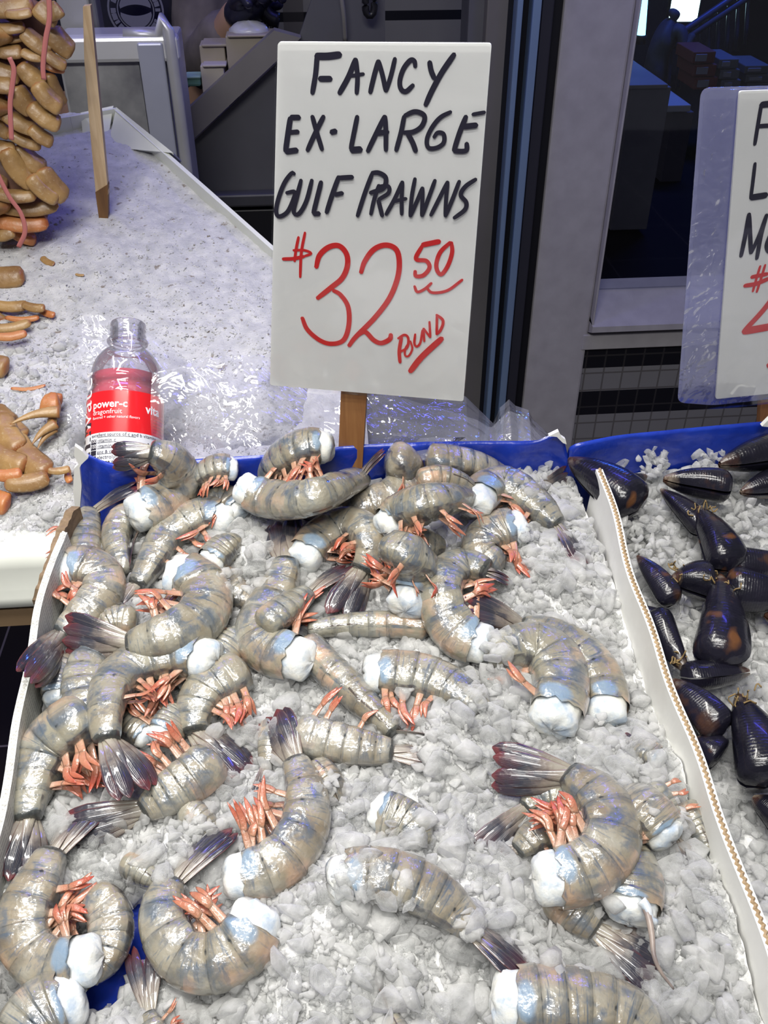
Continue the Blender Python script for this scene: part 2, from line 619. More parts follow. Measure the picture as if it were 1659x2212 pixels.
TANCARD = varied('brown_card', (0.34, 0.235, 0.13), (0.47, 0.345, 0.21), 60, 0.8, bump=0.3)
BLUE = varied('blue_liner', (0.008, 0.028, 0.30), (0.013, 0.045, 0.42), 40, 0.28, bump=0.35, dist=0.003, bscale=70, Coat_Weight=0.4)
WOOD = None


def mat_wood(name, c1, c2):
    m = NT(name)
    mp = m.n('Mapping')
    m.put(mp.inputs[0], m.geo())
    mp.inputs['Scale'].default_value = (90, 90, 7)
    n = m.noise(1.6, mp.outputs[0], 4, 0.6, 0.5)
    m.set(Base_Color=m.ramp(n, [(0.3, c1), (0.7, c2)]), Roughness=0.6)
    m.bump(n, 0.2, 0.0006)
    return m.m


WOOD = mat_wood('stake_wood', (0.23, 0.095, 0.03), (0.34, 0.16, 0.055))
PALEWOOD = mat_wood('pale_wood', (0.40, 0.27, 0.15), (0.60, 0.46, 0.30))
PAPER = varied('sign_paper', (0.84, 0.86, 0.84), (0.90, 0.915, 0.89), 12, 0.45)
INK = simple('black_marker', (0.012, 0.010, 0.028), 0.5)
REDINK = simple('red_marker', (0.70, 0.012, 0.012), 0.5)
SLEEVE = mat_plastic('sign_sleeve', (0.985, 0.985, 0.99), 0.08, 14, 0.3, 0.0, 0.25)
FOGSLEEVE = mat_plastic('fogged_sleeve', (0.78, 0.80, 0.92), 0.25, 60, 0.6, 0.32, 0.4)
BAG = mat_plastic('clear_bag', (0.95, 0.95, 0.98), 0.09, 26, 0.9, 0.13, 0.55, 0.010, (26, 26, 7))
BOTTLEPET = mat_plastic('clear_bottle', (0.92, 0.91, 0.95), 0.04, 18, 0.75, 0.06, 0.15)
STEEL = varied('brushed_steel', (0.52, 0.52, 0.55), (0.66, 0.66, 0.69), 9, 0.35, 0.35, bump=0.15, bscale=60)
DARKSTEEL = varied('dull_steel', (0.16, 0.16, 0.18), (0.23, 0.23, 0.25), 6, 0.5, 0.55)
WHITEPAINT = varied('white_paint', (0.47, 0.45, 0.48), (0.55, 0.53, 0.56), 25, 0.55, bump=0.1)
PANPLASTIC = varied('pan_plastic', (0.66, 0.68, 0.62), (0.74, 0.76, 0.70), 15, 0.4)
BLACK = simple('black_metal', (0.012, 0.012, 0.016), 0.4)
# ------------------------------------------------------------------ the setting
def zat(py, Y, px=1350): return onY(px, py, Y).z
def xat(px, py, Y): return onY(px, py, Y).x


YW = 2.0


def mat_tiles(name, bands, size):
    m = NT(name)
    p = m.geo()
    s = m.n('SeparateXYZ')
    m.put(s.inputs[0], p)
    gx = m.math('FRACT', m.math('DIVIDE', s.outputs[0], size))
    gz = m.math('FRACT', m.math('DIVIDE', s.outputs[2], size))
    e = m.math('MINIMUM', m.math('MINIMUM', gx, m.math('SUBTRACT', 1, gx)), m.math('MINIMUM', gz, m.math('SUBTRACT', 1, gz)))
    grout = m.math('LESS_THAN', e, 0.045)
    base = m.mix(m.noise(9, p, 2), (0.25, 0.245, 0.26), (0.30, 0.295, 0.31))
    inb = 0.0
    for a, b in bands:
        k = m.math('MULTIPLY', m.math('GREATER_THAN', s.outputs[2], a), m.math('LESS_THAN', s.outputs[2], b))
        inb = m.math('MAXIMUM', k, inb)
    base = m.mix(inb, base, (0.012, 0.012, 0.018))
    base = m.mix(m.math('MULTIPLY', grout, m.mix(inb, (0.8, 0.8, 0.8), (0.25, 0.25, 0.25))), base, (0.13, 0.12, 0.12))
    m.set(Base_Color=base, Roughness=0.3)
    m.bump(m.math('SUBTRACT', 1.0, grout), 0.4, 0.001)
    return m.m


def mat_floor():
    m = NT('dark_floor_tile')
    p = m.geo()
    s = m.n('SeparateXYZ')
    m.put(s.inputs[0], p)
    g = onZ(45, 1609, 0.0)
    gy = m.math('ABSOLUTE', m.math('SUBTRACT', m.math('FRACT', m.math('ADD', m.math('DIVIDE', m.math('SUBTRACT', s.outputs[1], g.y), 0.4), 0.5)), 0.5))
    gx = m.math('ABSOLUTE', m.math('SUBTRACT', m.math('FRACT', m.math('DIVIDE', m.math('ADD', s.outputs[0], 0.13), 0.4)), 0.5))
    k = m.math('LESS_THAN', m.math('MINIMUM', gy, gx), 0.006)
    base = m.mix(m.noise(5, p, 3), (0.018, 0.012, 0.011), (0.032, 0.022, 0.019))
    m.set(Base_Color=m.mix(k, base, (0.42, 0.36, 0.31)), Roughness=0.55)
    return m.m


V, F = box_geo(-4, 4, -1.5, 7.5, -0.05, 0.0)
structure(mesh('floor', V, F, mat_floor(), smooth=False))
structure(box('floor_outside', 0.3, 3.2, 2.13, 7.0, 0.0, 0.012, simple('night_ground', (0.006, 0.006, 0.009), 0.9, Specular_IOR_Level=0.05)))

zs0, zs1 = zat(638, YW), zat(690, YW)
tile_b = mat_tiles('wall_tiles_white_black', [(zat(792, YW), zat(750, YW)), (zat(892, YW), zat(842, YW))], 1.5 * abs(xat(1345, 860, YW) - xat(1318.5, 860, YW)))
xpost0, xpost1 = xat(1217, 0, YW), xat(1372, 0, YW)
structure(box('wall_back', xpost1 - 0.03, 3.2, YW, YW + 0.12, 0.0, zat(745, YW), tile_b))
structure(box('wall_far_right', 3.1, 3.2, YW + 0.12, 7.0, 0.0, 3.0, BLACK))
# window: sill, frame strip, pane
sill = [(xpost1, YW + 0.10, zs0), (3.1, YW + 0.10, zs0), (3.1, YW - 0.035, zs1), (xpost1, YW - 0.035, zs1),
        (xpost1, YW + 0.10, zat(748, YW)), (3.1, YW + 0.10, zat(748, YW)), (3.1, YW - 0.035, zat(702, YW) ), (xpost1, YW - 0.035, zat(702, YW))]
structure(mesh('trim_1', sill, [(0, 3, 2, 1), (3, 7, 6, 2), (4, 5, 6, 7), (0, 4, 7, 3), (1, 2, 6, 5), (0, 1, 5, 4)], WHITEPAINT, smooth=False))
structure(box('trim_2', xpost1 - 0.012, 3.1, YW - 0.012, YW + 0.10, zat(748, YW), zat(716, YW) , WHITEPAINT, bevel=0.002))
structure(box('trim_3', xpost1, xat(1388, 0, YW - 0.03), YW - 0.03, YW + 0.05, zs1, 2.7, WHITEPAINT, bevel=0.003))
structure(box('wall_post', xpost0, xpost1, YW - 0.01, YW + 0.12, 0.0, 2.7, WHITEPAINT, bevel=0.006))
win = bpy.data.objects.new('window_1', None)
COL.objects.link(win)
win.location = (xpost1 + 0.3, YW + 0.06, zs0)
structure(win)
box('pane', xpost1 + 0.01, 3.1, YW + 0.06, YW + 0.066, zs0 - 0.01, 2.7, mat_plastic('window_glass', (0.95, 0.96, 1.0), 0.03, 3, 0.35, 0.0, 0.05), win)
# door track: dark channel with two bright rails between the post and the steel panel
BLUERAIL = simple('blue_lit_rail', (0.36, 0.52, 0.80), 0.3, 0.5)  # blue neon reflection put into the rail colour
d = bpy.data.objects.new('door_1', None)
COL.objects.link(d)
d.location = (xat(1150, 0, YW), YW, 0)
structure(d)
box('door_channel', xat(1101, 0, YW - 0.01), xpost0, YW, YW + 0.1, 0, 2.7, BLACK, d)
for a, b in ((1119, 1132), (1153, 1172)):
    box('door_rail', xat(a, 0, YW - 0.04), xat(b, 0, YW - 0.04), YW - 0.04, YW, 0, 2.7, BLUERAIL, d, 0.003)
box('door_edge', xat(1173, 0, YW - 0.025), xat(1199, 0, YW - 0.025), YW - 0.025, YW, 0, 2.7, simple('dark_rubber', (0.03, 0.03, 0.045), 0.6), d, 0.003)
structure(box('trim_4', xat(1053, 0, YW), xat(1103, 0, YW), YW, YW + 0.1, 0, 2.7, varied('warm_steel', (0.24, 0.225, 0.21), (0.33, 0.31, 0.29), 3, 0.45, 0.5), bevel=0.004))
structure(box('trim_5', xat(1013, 0, YW + .03), xat(1056, 0, YW + .03), YW + 0.03, YW + 0.12, 0, 2.7, DARKSTEEL, bevel=0.004))
YL = 2.75
structure(box('wall_left', -4.0, xat(1040, 0, YL) + 0.1, YL, YL + 0.1, 0, 2.9,
              mat_tiles('wall_tiles_banded', [(zat(43, YL, 920), zat(22, YL, 920))], 0.6)))

# -------- the yard beyond the window (night, blue neon)
DK = varied('night_wall', (0.010, 0.010, 0.016), (0.02, 0.02, 0.03), 2, 0.7)
structure(box('wall_outside', 0.2, 3.2, 7.0, 7.1, 0, 3.0, DK))
area('neon_strip', (2.2, 5.2, 2.4), (1.7, 4.2, 0.4), 1.0, 0.1, 26, (0.05, 0.16, 1.0))


def lit(name, col, s):
    m = NT(name)
    m.set(Base_Color=(0, 0, 0), Emission_Color=col, Emission_Strength=s)
    return m.m


def pxbox(name, x0, y0, x1, y1, Y, depth, mat, parent=None, bevel=0.004):
    ym = min((y0 + y1) / 2, y0 + 60)
    return box(name, onY(x0, ym, Y).x, onY(x1, ym, Y).x, Y, Y + depth, onY(x0, y1, Y).z, onY(x0, y0, Y).z, mat, parent, bevel)


t = thing('lit_screen', onY(1482, 48, 6.2), 'glowing white-cyan lit screen in the dark yard beyond the window', 'screen')
pxbox('screen_face', 1452, -30, 1512, 47, 6.2, 0.02, lit('screen_glow', (0.62, 1.0, 0.95), 5.0), t)
pxbox('screen_back', 1450, -34, 1514, 50, 6.22, 0.06, BLACK, t)
t = thing('light_tube', onY(1392, 82, 5.0), 'tall cyan light tube at the left edge of the window', 'lamp')
P0, P1 = onY(1384, 80, 5.0), onY(1394, -60, 5.0)
v, f, uv = tube(spline([P0, P1], 6), 0.022, 10)
mesh('glass_tube', v, f, lit('tube_glow', (0.25, 0.75, 1.0), 3.0), t)
v, f, uv = tube(spline([P0 + Vector((0, 0, -.03)), P0 + Vector((0, 0, .01))], 3), 0.03, 10)
mesh('socket', v, f, BLACK, t)
t = thing('pallet_bin', onY(1402, 320, 3.9), 'large dark grey bin outside the window, below the glowing screen', 'bin')
pxbox('bin_body', 1355, 190, 1440, 497, 3.9, 0.5, varied('grey_bin', (0.10, 0.10, 0.115), (0.14, 0.14, 0.15), 5, 0.6), t)
pxbox('rim', 1353, 184, 1443, 194, 3.89, 0.52, varied('grey_rim', (0.14, 0.14, 0.155), (0.18, 0.18, 0.19), 5, 0.6), t)
t = thing('yard_step', onY(1465, 262, 4.6), 'pale step outside the window, right of the grey bin', 'step')
pxbox('tread', 1438, 228, 1492, 243, 4.6, 0.3, simple('pale_tread', (0.30, 0.32, 0.36), 0.6), t)
pxbox('riser', 1442, 243, 1488, 405, 4.63, 0.25, simple('dark_riser', (0.05, 0.05, 0.07), 0.6), t)
for i, (x0, x1, y0, y1, c, lab) in enumerate([
        (1496, 1545, 112, 196, (0.13, 0.03, 0.03), 'red-brown crate stack outside the window, behind the mussel sign'),
        (1553, 1595, 128, 196, (0.10, 0.12, 0.15), 'grey crate stack outside, right of the red-brown stack'),
        (1609, 1662, 142, 200, (0.08, 0.10, 0.12), 'grey crate stack outside at the photo edge, above the mussel sign')]):
    t = thing('crate_stack', onY((x0 + x1) / 2, y1, 5.0), lab, 'crate', 'crates in the dark yard')
    cm = simple('crate_plastic', c, 0.6)
    lm = simple('crate_label', (0.22, 0.24, 0.30), 0.6)
    n = 3
    for k in range(n):
        ya, yb = y0 + (y1 - y0) * k / n, y0 + (y1 - y0) * (k + 0.92) / n
        pxbox('crate', x0 + 2 * k, ya, x1 + 2 * k, yb, 5.0, 0.25, cm, t)
        pxbox('label_panel', x0 + 2 * k + 8, ya + 6, x1 + 2 * k - 18, yb - 5, 4.99, 0.015, lm, t, 0)
t = thing('stair_railing', onY(1440, 210, 5.6), 'dark stair railing lit blue, beyond the window', 'railing')
RAIL = simple('railing_paint', (0.05, 0.07, 0.16), 0.35, 0.4)
for (ax, ay, bx, by) in ((1440, 92, 1620, -30), (1455, 100, 1650, -28)):
    v, f, uv = tube(spline([onY(ax, ay, 5.6), onY(bx, by, 5.6)], 8), 0.02, 8)
    mesh('handrail', v, f, RAIL, t)
for i, x in enumerate(range(1448, 1620, 21)):
    yt = 92 - (x - 1440) * 0.66
    v, f, uv = tube(spline([onY(x + 2, yt, 5.62), onY(x - 6, yt + 120, 5.62)], 4), 0.012, 6)
    mesh('baluster', v, f, RAIL, t)


def skin_figure(name, J, E, mat, parent, origin, sub=2):
    """continuous body from joints {key: (xyz, rx, ry)} and edges, grown with a skin modifier"""
    keys = list(J)
    me = bpy.data.meshes.new(name)
    off = Vector(abs_loc(parent))
    me.from_pydata([tuple(Vector(J[k][0]) + Vector(origin) - off) for k in keys], [(keys.index(a), keys.index(b)) for a, b in E], [])
    o = bpy.data.objects.new(name, me)
    COL.objects.link(o)
    o.parent = parent
    md = o.modifiers.new('skin', 'SKIN')
    md.use_smooth_shade = True
    if not me.skin_vertices:
        with bpy.context.temp_override(object=o, active_object=o):
            bpy.context.view_layer.objects.active = o
            bpy.ops.mesh.customdata_skin_add()
    for k, sv in zip(keys, me.skin_vertices[0].data):
        sv.radius = (J[k][1], J[k][2])
        sv.use_root = (k == keys[0])
    s = o.modifiers.new('sub', 'SUBSURF')
    s.levels = s.render_levels = sub
    me.materials.append(mat)
    return o


SKIN = simple('skin', (0.50, 0.30, 0.22), 0.5)
NAVY = varied('navy_cloth', (0.006, 0.006, 0.018), (0.010, 0.010, 0.027), 30, 0.8, bump=0.3)
HAIR = simple('dark_hair', (0.02, 0.014, 0.01), 0.6)


def face_and_hair(parent, head, R, yaw):
    """nose, ears, eyes, mouth and a cap of hair on a head of radius R at 'head' (faces -Y turned by yaw)"""
    rot = Matrix.Rotation(yaw, 3, 'Z')

    def at(x, y, z): return head + rot @ Vector((x * R, y * R, z * R))

    def ball(nm, c, s, mat, seg=12):
        V, F = [], []
        for i in range(seg + 1):
            for k in range(seg):
                a, b = math.pi * i / seg, 2 * math.pi * k / seg
                V.append(c + rot @ Vector((s[0] * R * math.sin(a) * math.cos(b), s[1] * R * math.sin(a) * math.sin(b), s[2] * R * math.cos(a))))
        F = [(i * seg + k, i * seg + (k + 1) % seg, (i + 1) * seg + (k + 1) % seg, (i + 1) * seg + k) for i in range(seg) for k in range(seg)]
        return mesh(nm, V, F, mat, parent)
    ball('nose', at(0, -1.0, -0.08), (0.16, 0.24, 0.26), SKIN)
    for sx in (-1, 1):
        ball('ear', at(0.86 * sx, 0.05, -0.05), (0.12, 0.2, 0.3), SKIN)
        ball('eye', at(0.34 * sx, -0.86, 0.12), (0.13, 0.10, 0.09), simple('eye', (0.05, 0.035, 0.03), 0.2))
    ball('mouth', at(0, -0.88, -0.5), (0.28, 0.1, 0.07), simple('lips', (0.35, 0.13, 0.11), 0.5))
    ball('hair', at(0, 0.22, 0.32), (0.98, 0.98, 0.95), HAIR, 16)


# -------- shop worker behind the steel cabinet (chest, sleeve and glove show)
YP = 2.15
pc = onY(262, 60, YP)
px0 = pc.x
t = thing('person', (px0, YP, 0), 'person in a navy top with a round fish emblem, reaching across behind the steel cabinet', 'person')
B = Vector((px0, YP, 0))
el = onY(452, 150, YP - 0.10) - B
wr = onY(505, 50, YP - 0.22) - B
ha = onY(530, 18, YP - 0.26) - B
J = {'pelvis': ((0, 0, 0.98), .17, .12), 'waist': ((0, 0, 1.12), .155, .11), 'chest': ((0, 0, 1.34), .18, .12), 'neck0': ((0, 0, 1.48), .07, .07),
     'neck': ((0, -.01, 1.55), .055, .055), 'head': ((0, -.02, 1.66), .085, .10), 'crown': ((0, 0, 1.74), .07, .085),
     'shl': ((-.19, 0, 1.42), .065, .065), 'ell': ((-.27, .02, 1.14), .045, .045), 'wrl': ((-.24, -.14, .96), .03, .03), 'hal': ((-.23, -.19, .9), .035, .02),
     'shr': ((.19, 0, 1.42), .065, .065), 'elr': (tuple(el), .05, .05), 'wrr': (tuple(wr), .034, .034), 'har': (tuple(ha), .038, .024),
     'hpl': ((-.09, 0, .92), .1, .1), 'knl': ((-.1, -.02, .5), .065, .065), 'anl': ((-.1, .02, .09), .042, .042), 'fol': ((-.11, -.13, .045), .04, .03),
     'hpr': ((.09, 0, .92), .1, .1), 'knr': ((.1, -.02, .5), .065, .065), 'anr': ((.1, .02, .09), .042, .042), 'for': ((.11, -.13, .045), .04, .03)}
E = [('pelvis', 'waist'), ('waist', 'chest'), ('chest', 'neck0'), ('neck0', 'neck'), ('neck', 'head'), ('head', 'crown'), ('chest', 'shl'), ('shl', 'ell'),
     ('ell', 'wrl'), ('wrl', 'hal'), ('chest', 'shr'), ('shr', 'elr'), ('elr', 'wrr'), ('wrr', 'har'), ('pelvis', 'hpl'), ('hpl', 'knl'), ('knl', 'anl'), ('anl', 'fol'),
     ('pelvis', 'hpr'), ('hpr', 'knr'), ('knr', 'anr'), ('anr', 'for')]
skin_figure('body', J, E, SKIN, t, B)
face_and_hair(t, B + Vector((0, -.02, 1.66)), 0.1, 0.3)
g = 1.18
JT = {k: (J[k][0], J[k][1] * g + .004, J[k][2] * g + .004) for k in ('pelvis', 'waist', 'chest', 'neck0', 'shl', 'shr')}
skin_figure('navy_top', JT, [e for e in E if e[0] in JT and e[1] in JT], NAVY, t, B)
JL = {k: (J[k][0], J[k][1] * 1.2, J[k][2] * 1.2) for k in ('pelvis', 'hpl', 'knl', 'anl', 'hpr', 'knr', 'anr')}
skin_figure('trousers', JL, [e for e in E if e[0] in JL and e[1] in JL], NAVY, t, B)
SLV = NT('grey_sleeve')
w = SLV.n('TexWave', wave_type='BANDS', bands_direction='X')
w.inputs['Scale'].default_value = 7
w.inputs['Distortion'].default_value = 5
SLV.put(w.inputs['Vector'], SLV.geo())
SLV.set(Base_Color=SLV.ramp(SLV.noise(14, SLV.geo(), 3), [(0.3, (0.10, 0.085, 0.095)), (0.7, (0.22, 0.19, 0.19))]), Roughness=0.85)
SLV.bump(w.outputs[1], 0.5, 0.006)
for side in ('l', 'r'):
    JS = {'sh' + side: (J['sh' + side][0], .085, .085), 'el' + side: (J['el' + side][0], .075, .075), 'wr' + side: (J['wr' + side][0], .05, .05)}
    skin_figure('sleeve', JS, [('sh' + side, 'el' + side), ('el' + side, 'wr' + side)], SLV.m, t, B)
GLV = simple('dark_glove', (0.02, 0.02, 0.045), 0.35)
hand = Vector(J['har'][0])
dirv = (hand - Vector(J['wrr'][0])).normalized()
sv = dirv.cross(Vector((0, 0, 1))).normalized()
JG = {'w': (tuple(Vector(J['wrr'][0]) + dirv * .01), .04, .034), 'p': (tuple(hand), .045, .026)}
EG = [('w', 'p')]
for q, (o_, L_) in enumerate(((-.033, .062), (-.011, .075), (.011, .07), (.033, .055))):
    a = hand + sv * o_ + dirv * .035
    JG['a%d' % q] = (tuple(a), .011, .011)
    JG['b%d' % q] = (tuple(a + dirv * L_ * .55 - Vector((0, 0, .008))), .0095, .0095)
    JG['c%d' % q] = (tuple(a + dirv * L_ - Vector((0, 0, .035))), .008, .008)
    EG += [('p', 'a%d' % q), ('a%d' % q, 'b%d' % q), ('b%d' % q, 'c%d' % q)]
JG['t0'] = (tuple(hand - sv * .045 - dirv * .005), .013, .013)
JG['t1'] = (tuple(hand - sv * .065 + dirv * .03 - Vector((0, 0, .01))), .010, .010)
EG += [('p', 't0'), ('t0', 't1')]
skin_figure('glove', JG, EG, GLV, t, B)
# round emblem on the chest
ec = onY(293, 22, YP - 0.165)
EMB = simple('emblem_print', (0.17, 0.17, 0.24), 0.7)


def ring_geo(c, r0, r1, n=48, squash=1.0):
    V, F = [], []
    for k in range(n):
        a = 2 * math.pi * k / n
        for r in (r0, r1): V.append(c + Vector((r * math.cos(a), 0.02 * (r * math.cos(a)) ** 2 * 20, r * math.sin(a) * squash)))
    F = [(2 * k, 2 * k + 1, (2 * k + 3) % (2 * n), (2 * k + 2) % (2 * n)) for k in range(n)]
    return V, F


er = 0.052
parts = [ring_geo(ec, er * 0.93, er), ring_geo(ec, er * 0.62, er * 0.66)]
for k in range(26):      # the illegible lettering round the rim
    if k % 13 == 12: continue
    a = 2 * math.pi * k / 26
    rad, tan = Vector((math.cos(a), 0, math.sin(a))), Vector((-math.sin(a), 0, math.cos(a)))
    c = ec + rad * er * 0.79
    w_, h_ = er * (0.05 + 0.03 * (k % 3)), er * 0.09
    parts.append(([c - tan * w_ - rad * h_, c + tan * w_ - rad * h_, c + tan * w_ + rad * h_, c - tan * w_ + rad * h_], [(0, 1, 2, 3)]))
for s in (1, -1):        # pale halves of the inner disc above and below the fish
    A = [ec + Vector((er * .58 * math.cos(a), 0, s * er * .58 * math.sin(a))) for a in np.linspace(.28, math.pi - .28, 18)]
    Bm = [ec + Vector((x * er * .56, 0, s * er * (.05 + .13 * (1 - x * x)))) for x in np.linspace(-.97, .97, 16)]
    parts.append((A + Bm, [tuple(range(len(A) + len(Bm)))]))
V, F = merge(parts)
em = mesh('fish_emblem', V, F, EMB, t, smooth=False)
sm_ = em.modifiers.new('s', 'SOLIDIFY')
sm_.thickness = 0.0015
em['label'] = 'round pale fish emblem print'

# -------- far person beyond the window
t = thing('person', onY(1425, 160, 5.4) * 1.0, 'person in dark clothes outside the window, bending towards the glowing screen', 'person')
g0 = onY(1410, 160, 5.4)
t.location = (g0.x, 5.4, 0)
B2 = Vector((g0.x, 5.4, 0))
s_ = 0.78
J2 = {'pelvis': ((0, 0, .50), .11, .09), 'chest': ((.03, 0, .74), .10, .08), 'neck': ((.07, 0, .85), .04, .04), 'head': ((.10, 0, .92), .06, .065),
      'sh': ((.13, -.10, .80), .05, .05), 'el': ((.15, -.14, .66), .04, .04), 'ha': ((.21, -.12, .78), .03, .022),
      'sh2': ((.10, .10, .80), .05, .05), 'el2': ((.14, .14, .64), .04, .04), 'ha2': ((.2, .1, .76), .03, .022),
      'k1': ((.03, -.07, .27), .06, .06), 'a1': ((-.03, -.07, .06), .04, .04), 'k2': ((.05, .07, .27), .06, .06), 'a2': ((0, .07, .06), .04, .04)}
E2 = [('pelvis', 'chest'), ('chest', 'neck'), ('neck', 'head'), ('chest', 'sh'), ('sh', 'el'), ('el', 'ha'), ('chest', 'sh2'), ('sh2', 'el2'), ('el2', 'ha2'),
      ('pelvis', 'k1'), ('k1', 'a1'), ('pelvis', 'k2'), ('k2', 'a2')]
J2 = {k: (tuple(.74 * c for c in v[0]), v[1] * .74, v[2] * .74) for k, v in J2.items()}
skin_figure('body', J2, E2, varied('dark_coat', (0.02, 0.025, 0.05), (0.04, 0.05, 0.09), 10, 0.7), t, B2)

# -------- steel cabinet, hopper and cartons at the back left
YC = 1.55
t = thing('steel_cabinet', onY(250, 300, YC), 'square brushed steel cabinet with framed front behind the ice bank', 'cabinet')
xa, xb = xat(105, 90, YC), xat(384, 90, YC)
zt = zat(80, YC, 250)
zb = 0.75
box('cabinet_body', xa + .004, xb - .004, YC + 0.02, YC + 0.11, zb, zt - .004, STEEL, t, 0.004)
fr = pxbox
box('top_rim', xa, xb, YC, YC + 0.03, zat(137, YC, 250), zt, varied('bright_steel', (0.74, 0.74, 0.76), (0.86, 0.86, 0.88), 7, 0.3, 0.15), t, 0.006)
box('side_stile', xat(307, 180, YC - .004), xat(362, 180, YC - .004), YC - 0.004, YC + 0.03, zb, zat(92, YC, 330), varied('blue_steel', (0.44, 0.46, 0.58), (0.54, 0.56, 0.68), 6, 0.35, 0.2), t, 0.003)
v, f, uv = tube(spline([(xb - .012, YC + .004, zb), (xb - .012, YC + .004, zt - .012), (xb - .03, YC + .012, zt - .002), (xb - .08, YC + .014, zt)], 24), 0.0095, 12, up=(0, 1, 0))
mesh('corner_post', v, f, STEEL, t)
box('front_panel', xa + .01, xat(306, 180, YC + .012), YC + 0.012, YC + 0.02, zb, zat(137, YC, 250), varied('reflection_steel', (0.16, 0.16, 0.19), (0.55, 0.55, 0.56), 13, 0.4, 0.3), t)  # blurred reflections painted into the panel's mottled colour
t = thing('steel_panel', onY(170, 0, 1.68), 'bright upright steel panel behind the crab stack, left of the navy top', 'panel')  # plain upright steel panel with a folded edge
pxbox('sheet', 120, -60, 192, 90, 1.68, 0.02, STEEL, t)
pxbox('edge_fold', 190, -60, 207, 90, 1.67, 0.04, DARKSTEEL, t)
YH = 1.78
t = thing('steel_hopper', onY(600, 500, YH), 'big dull steel hopper with a slanting flange behind the price sign', 'hopper')
V, F = prism([onY(x, y, YH) for x, y in ((400, 322), (640, 97), (700, -80), (832, -80), (832, 640), (400, 640))], (0, 0.012, 0))
mesh('side_panel', V, F, varied('hopper_steel', (0.13, 0.13, 0.145), (0.17, 0.17, 0.185), 4, 0.5, 0.4), t, smooth=False)
V, F = prism([onY(x, y, YH - .03) for x, y in ((398, 244), (592, 66), (650, 82), (400, 318))], (0, 0.03, 0))
mesh('flange', V, F, varied('flange_steel', (0.25, 0.235, 0.22), (0.33, 0.31, 0.29), 5, 0.45, 0.4), t, smooth=False)
pxbox('ledge', 395, 424, 700, 452, YH - .03, 0.03, varied('ledge_steel', (0.08, 0.08, 0.09), (0.12, 0.12, 0.13), 5, 0.5, 0.4), t)
pxbox('kick_panel', 395, 456, 700, 640, YH - .012, 0.02, BLACK, t)
v, f, uv = tube(spline([onY(733, -40, YH - .03), onY(742, 30, YH - .03), onY(746, 90, YH - .02)], 12), 0.004, 8)
mesh('hose', v, f, simple('grey_hose', (0.22, 0.21, 0.21), 0.5), t)
v, f, uv = tube(spline([onY(790, -30, YH - .03), onY(790, 22, YH - .03), onY(800, 34, YH - .03), onY(808, 20, YH - .03), onY(808, -30, YH - .03)], 20), 0.006, 8)
mesh('cord_loop', v, f, BLACK, t)
CART = varied('carton_card', (0.36, 0.31, 0.25), (0.44, 0.39, 0.33), 8, 0.8)
for x0, y0, x1, y1, dY, lab, mt in ((492, 78, 592, 150, 1.815, 'beige carton above the slanting steel flange, under the white bag', CART),
                                    (436, 98, 490, 150, 1.825, 'smaller brown carton beside the sleeved arm', CART),
                                    (438, 142, 488, 192, 1.80, 'white carton right of the green bar, below the brown carton', simple('white_carton', (0.55, 0.50, 0.47), 0.7))):
    t = thing('carton', onY((x0 + x1) / 2, y1, dY), lab, 'box', 'cartons behind the steel flange')
    pxbox('carton_body', x0, y0, x1, y1 + 60, dY, 0.05, mt, t, 0.002)
    pxbox('flap', x0 - 1, y0 - 2, x1 + 1, y0 + 4, dY - .006, 0.06, mt, t, 0.002)
t = thing('plastic_bag', onY(538, 82, 1.84), 'small white plastic bag resting on the beige carton', 'bag')
bc = onY(538, 68, 1.85)
V, F = [], []
for i in range(13):
    for k in range(20):
        a, b = math.pi * i / 12, 2 * math.pi * k / 20
        r = 1 + .16 * mnoise.noise(Vector((3 * math.cos(b), 3 * math.sin(b), 3 * math.cos(a))))
        V.append(bc + Vector((.036 * r * math.sin(a) * math.cos(b), .03 * r * math.sin(a) * math.sin(b), .017 * r * math.cos(a))))
F = [(i * 20 + k, i * 20 + (k + 1) % 20, (i + 1) * 20 + (k + 1) % 20, (i + 1) * 20 + k) for i in range(12) for k in range(20)]
mesh('bag_film', V, F, varied('white_film', (0.55, 0.55, 0.6), (0.7, 0.7, 0.75), 20, 0.25), t)
t = thing('plastic_bar', onY(417, 178, 1.86), 'short sea-green plastic bar beside the steel corner post', 'bar')
pxbox('bar_body', 398, 166, 434, 188, 1.80, 0.03, simple('sea_green', (0.16, 0.33, 0.29), 0.4), t)
pxbox('bar_lip', 398, 164, 434, 172, 1.797, 0.036, simple('sea_green_light', (0.32, 0.52, 0.46), 0.4), t)
t = thing('hook_clamp', onY(585, 60, 1.9), 'black spiky clamp hanging above the white bag', 'clamp')
v1 = tube(spline([onY(560, 10, 1.9), onY(580, 35, 1.9), onY(600, 45, 1.9)], 8), 0.014, 8)
mesh('clamp_body', v1[0], v1[1], BLACK, t)
for q in range(3):
    v1 = tube(spline([onY(578 + 10 * q, 40, 1.9), onY(574 + 12 * q, 76 - 6 * q, 1.895)], 5), [0.006, .005, .004, .003, .002], 6)
    mesh('prong', v1[0], v1[1], BLACK, t)
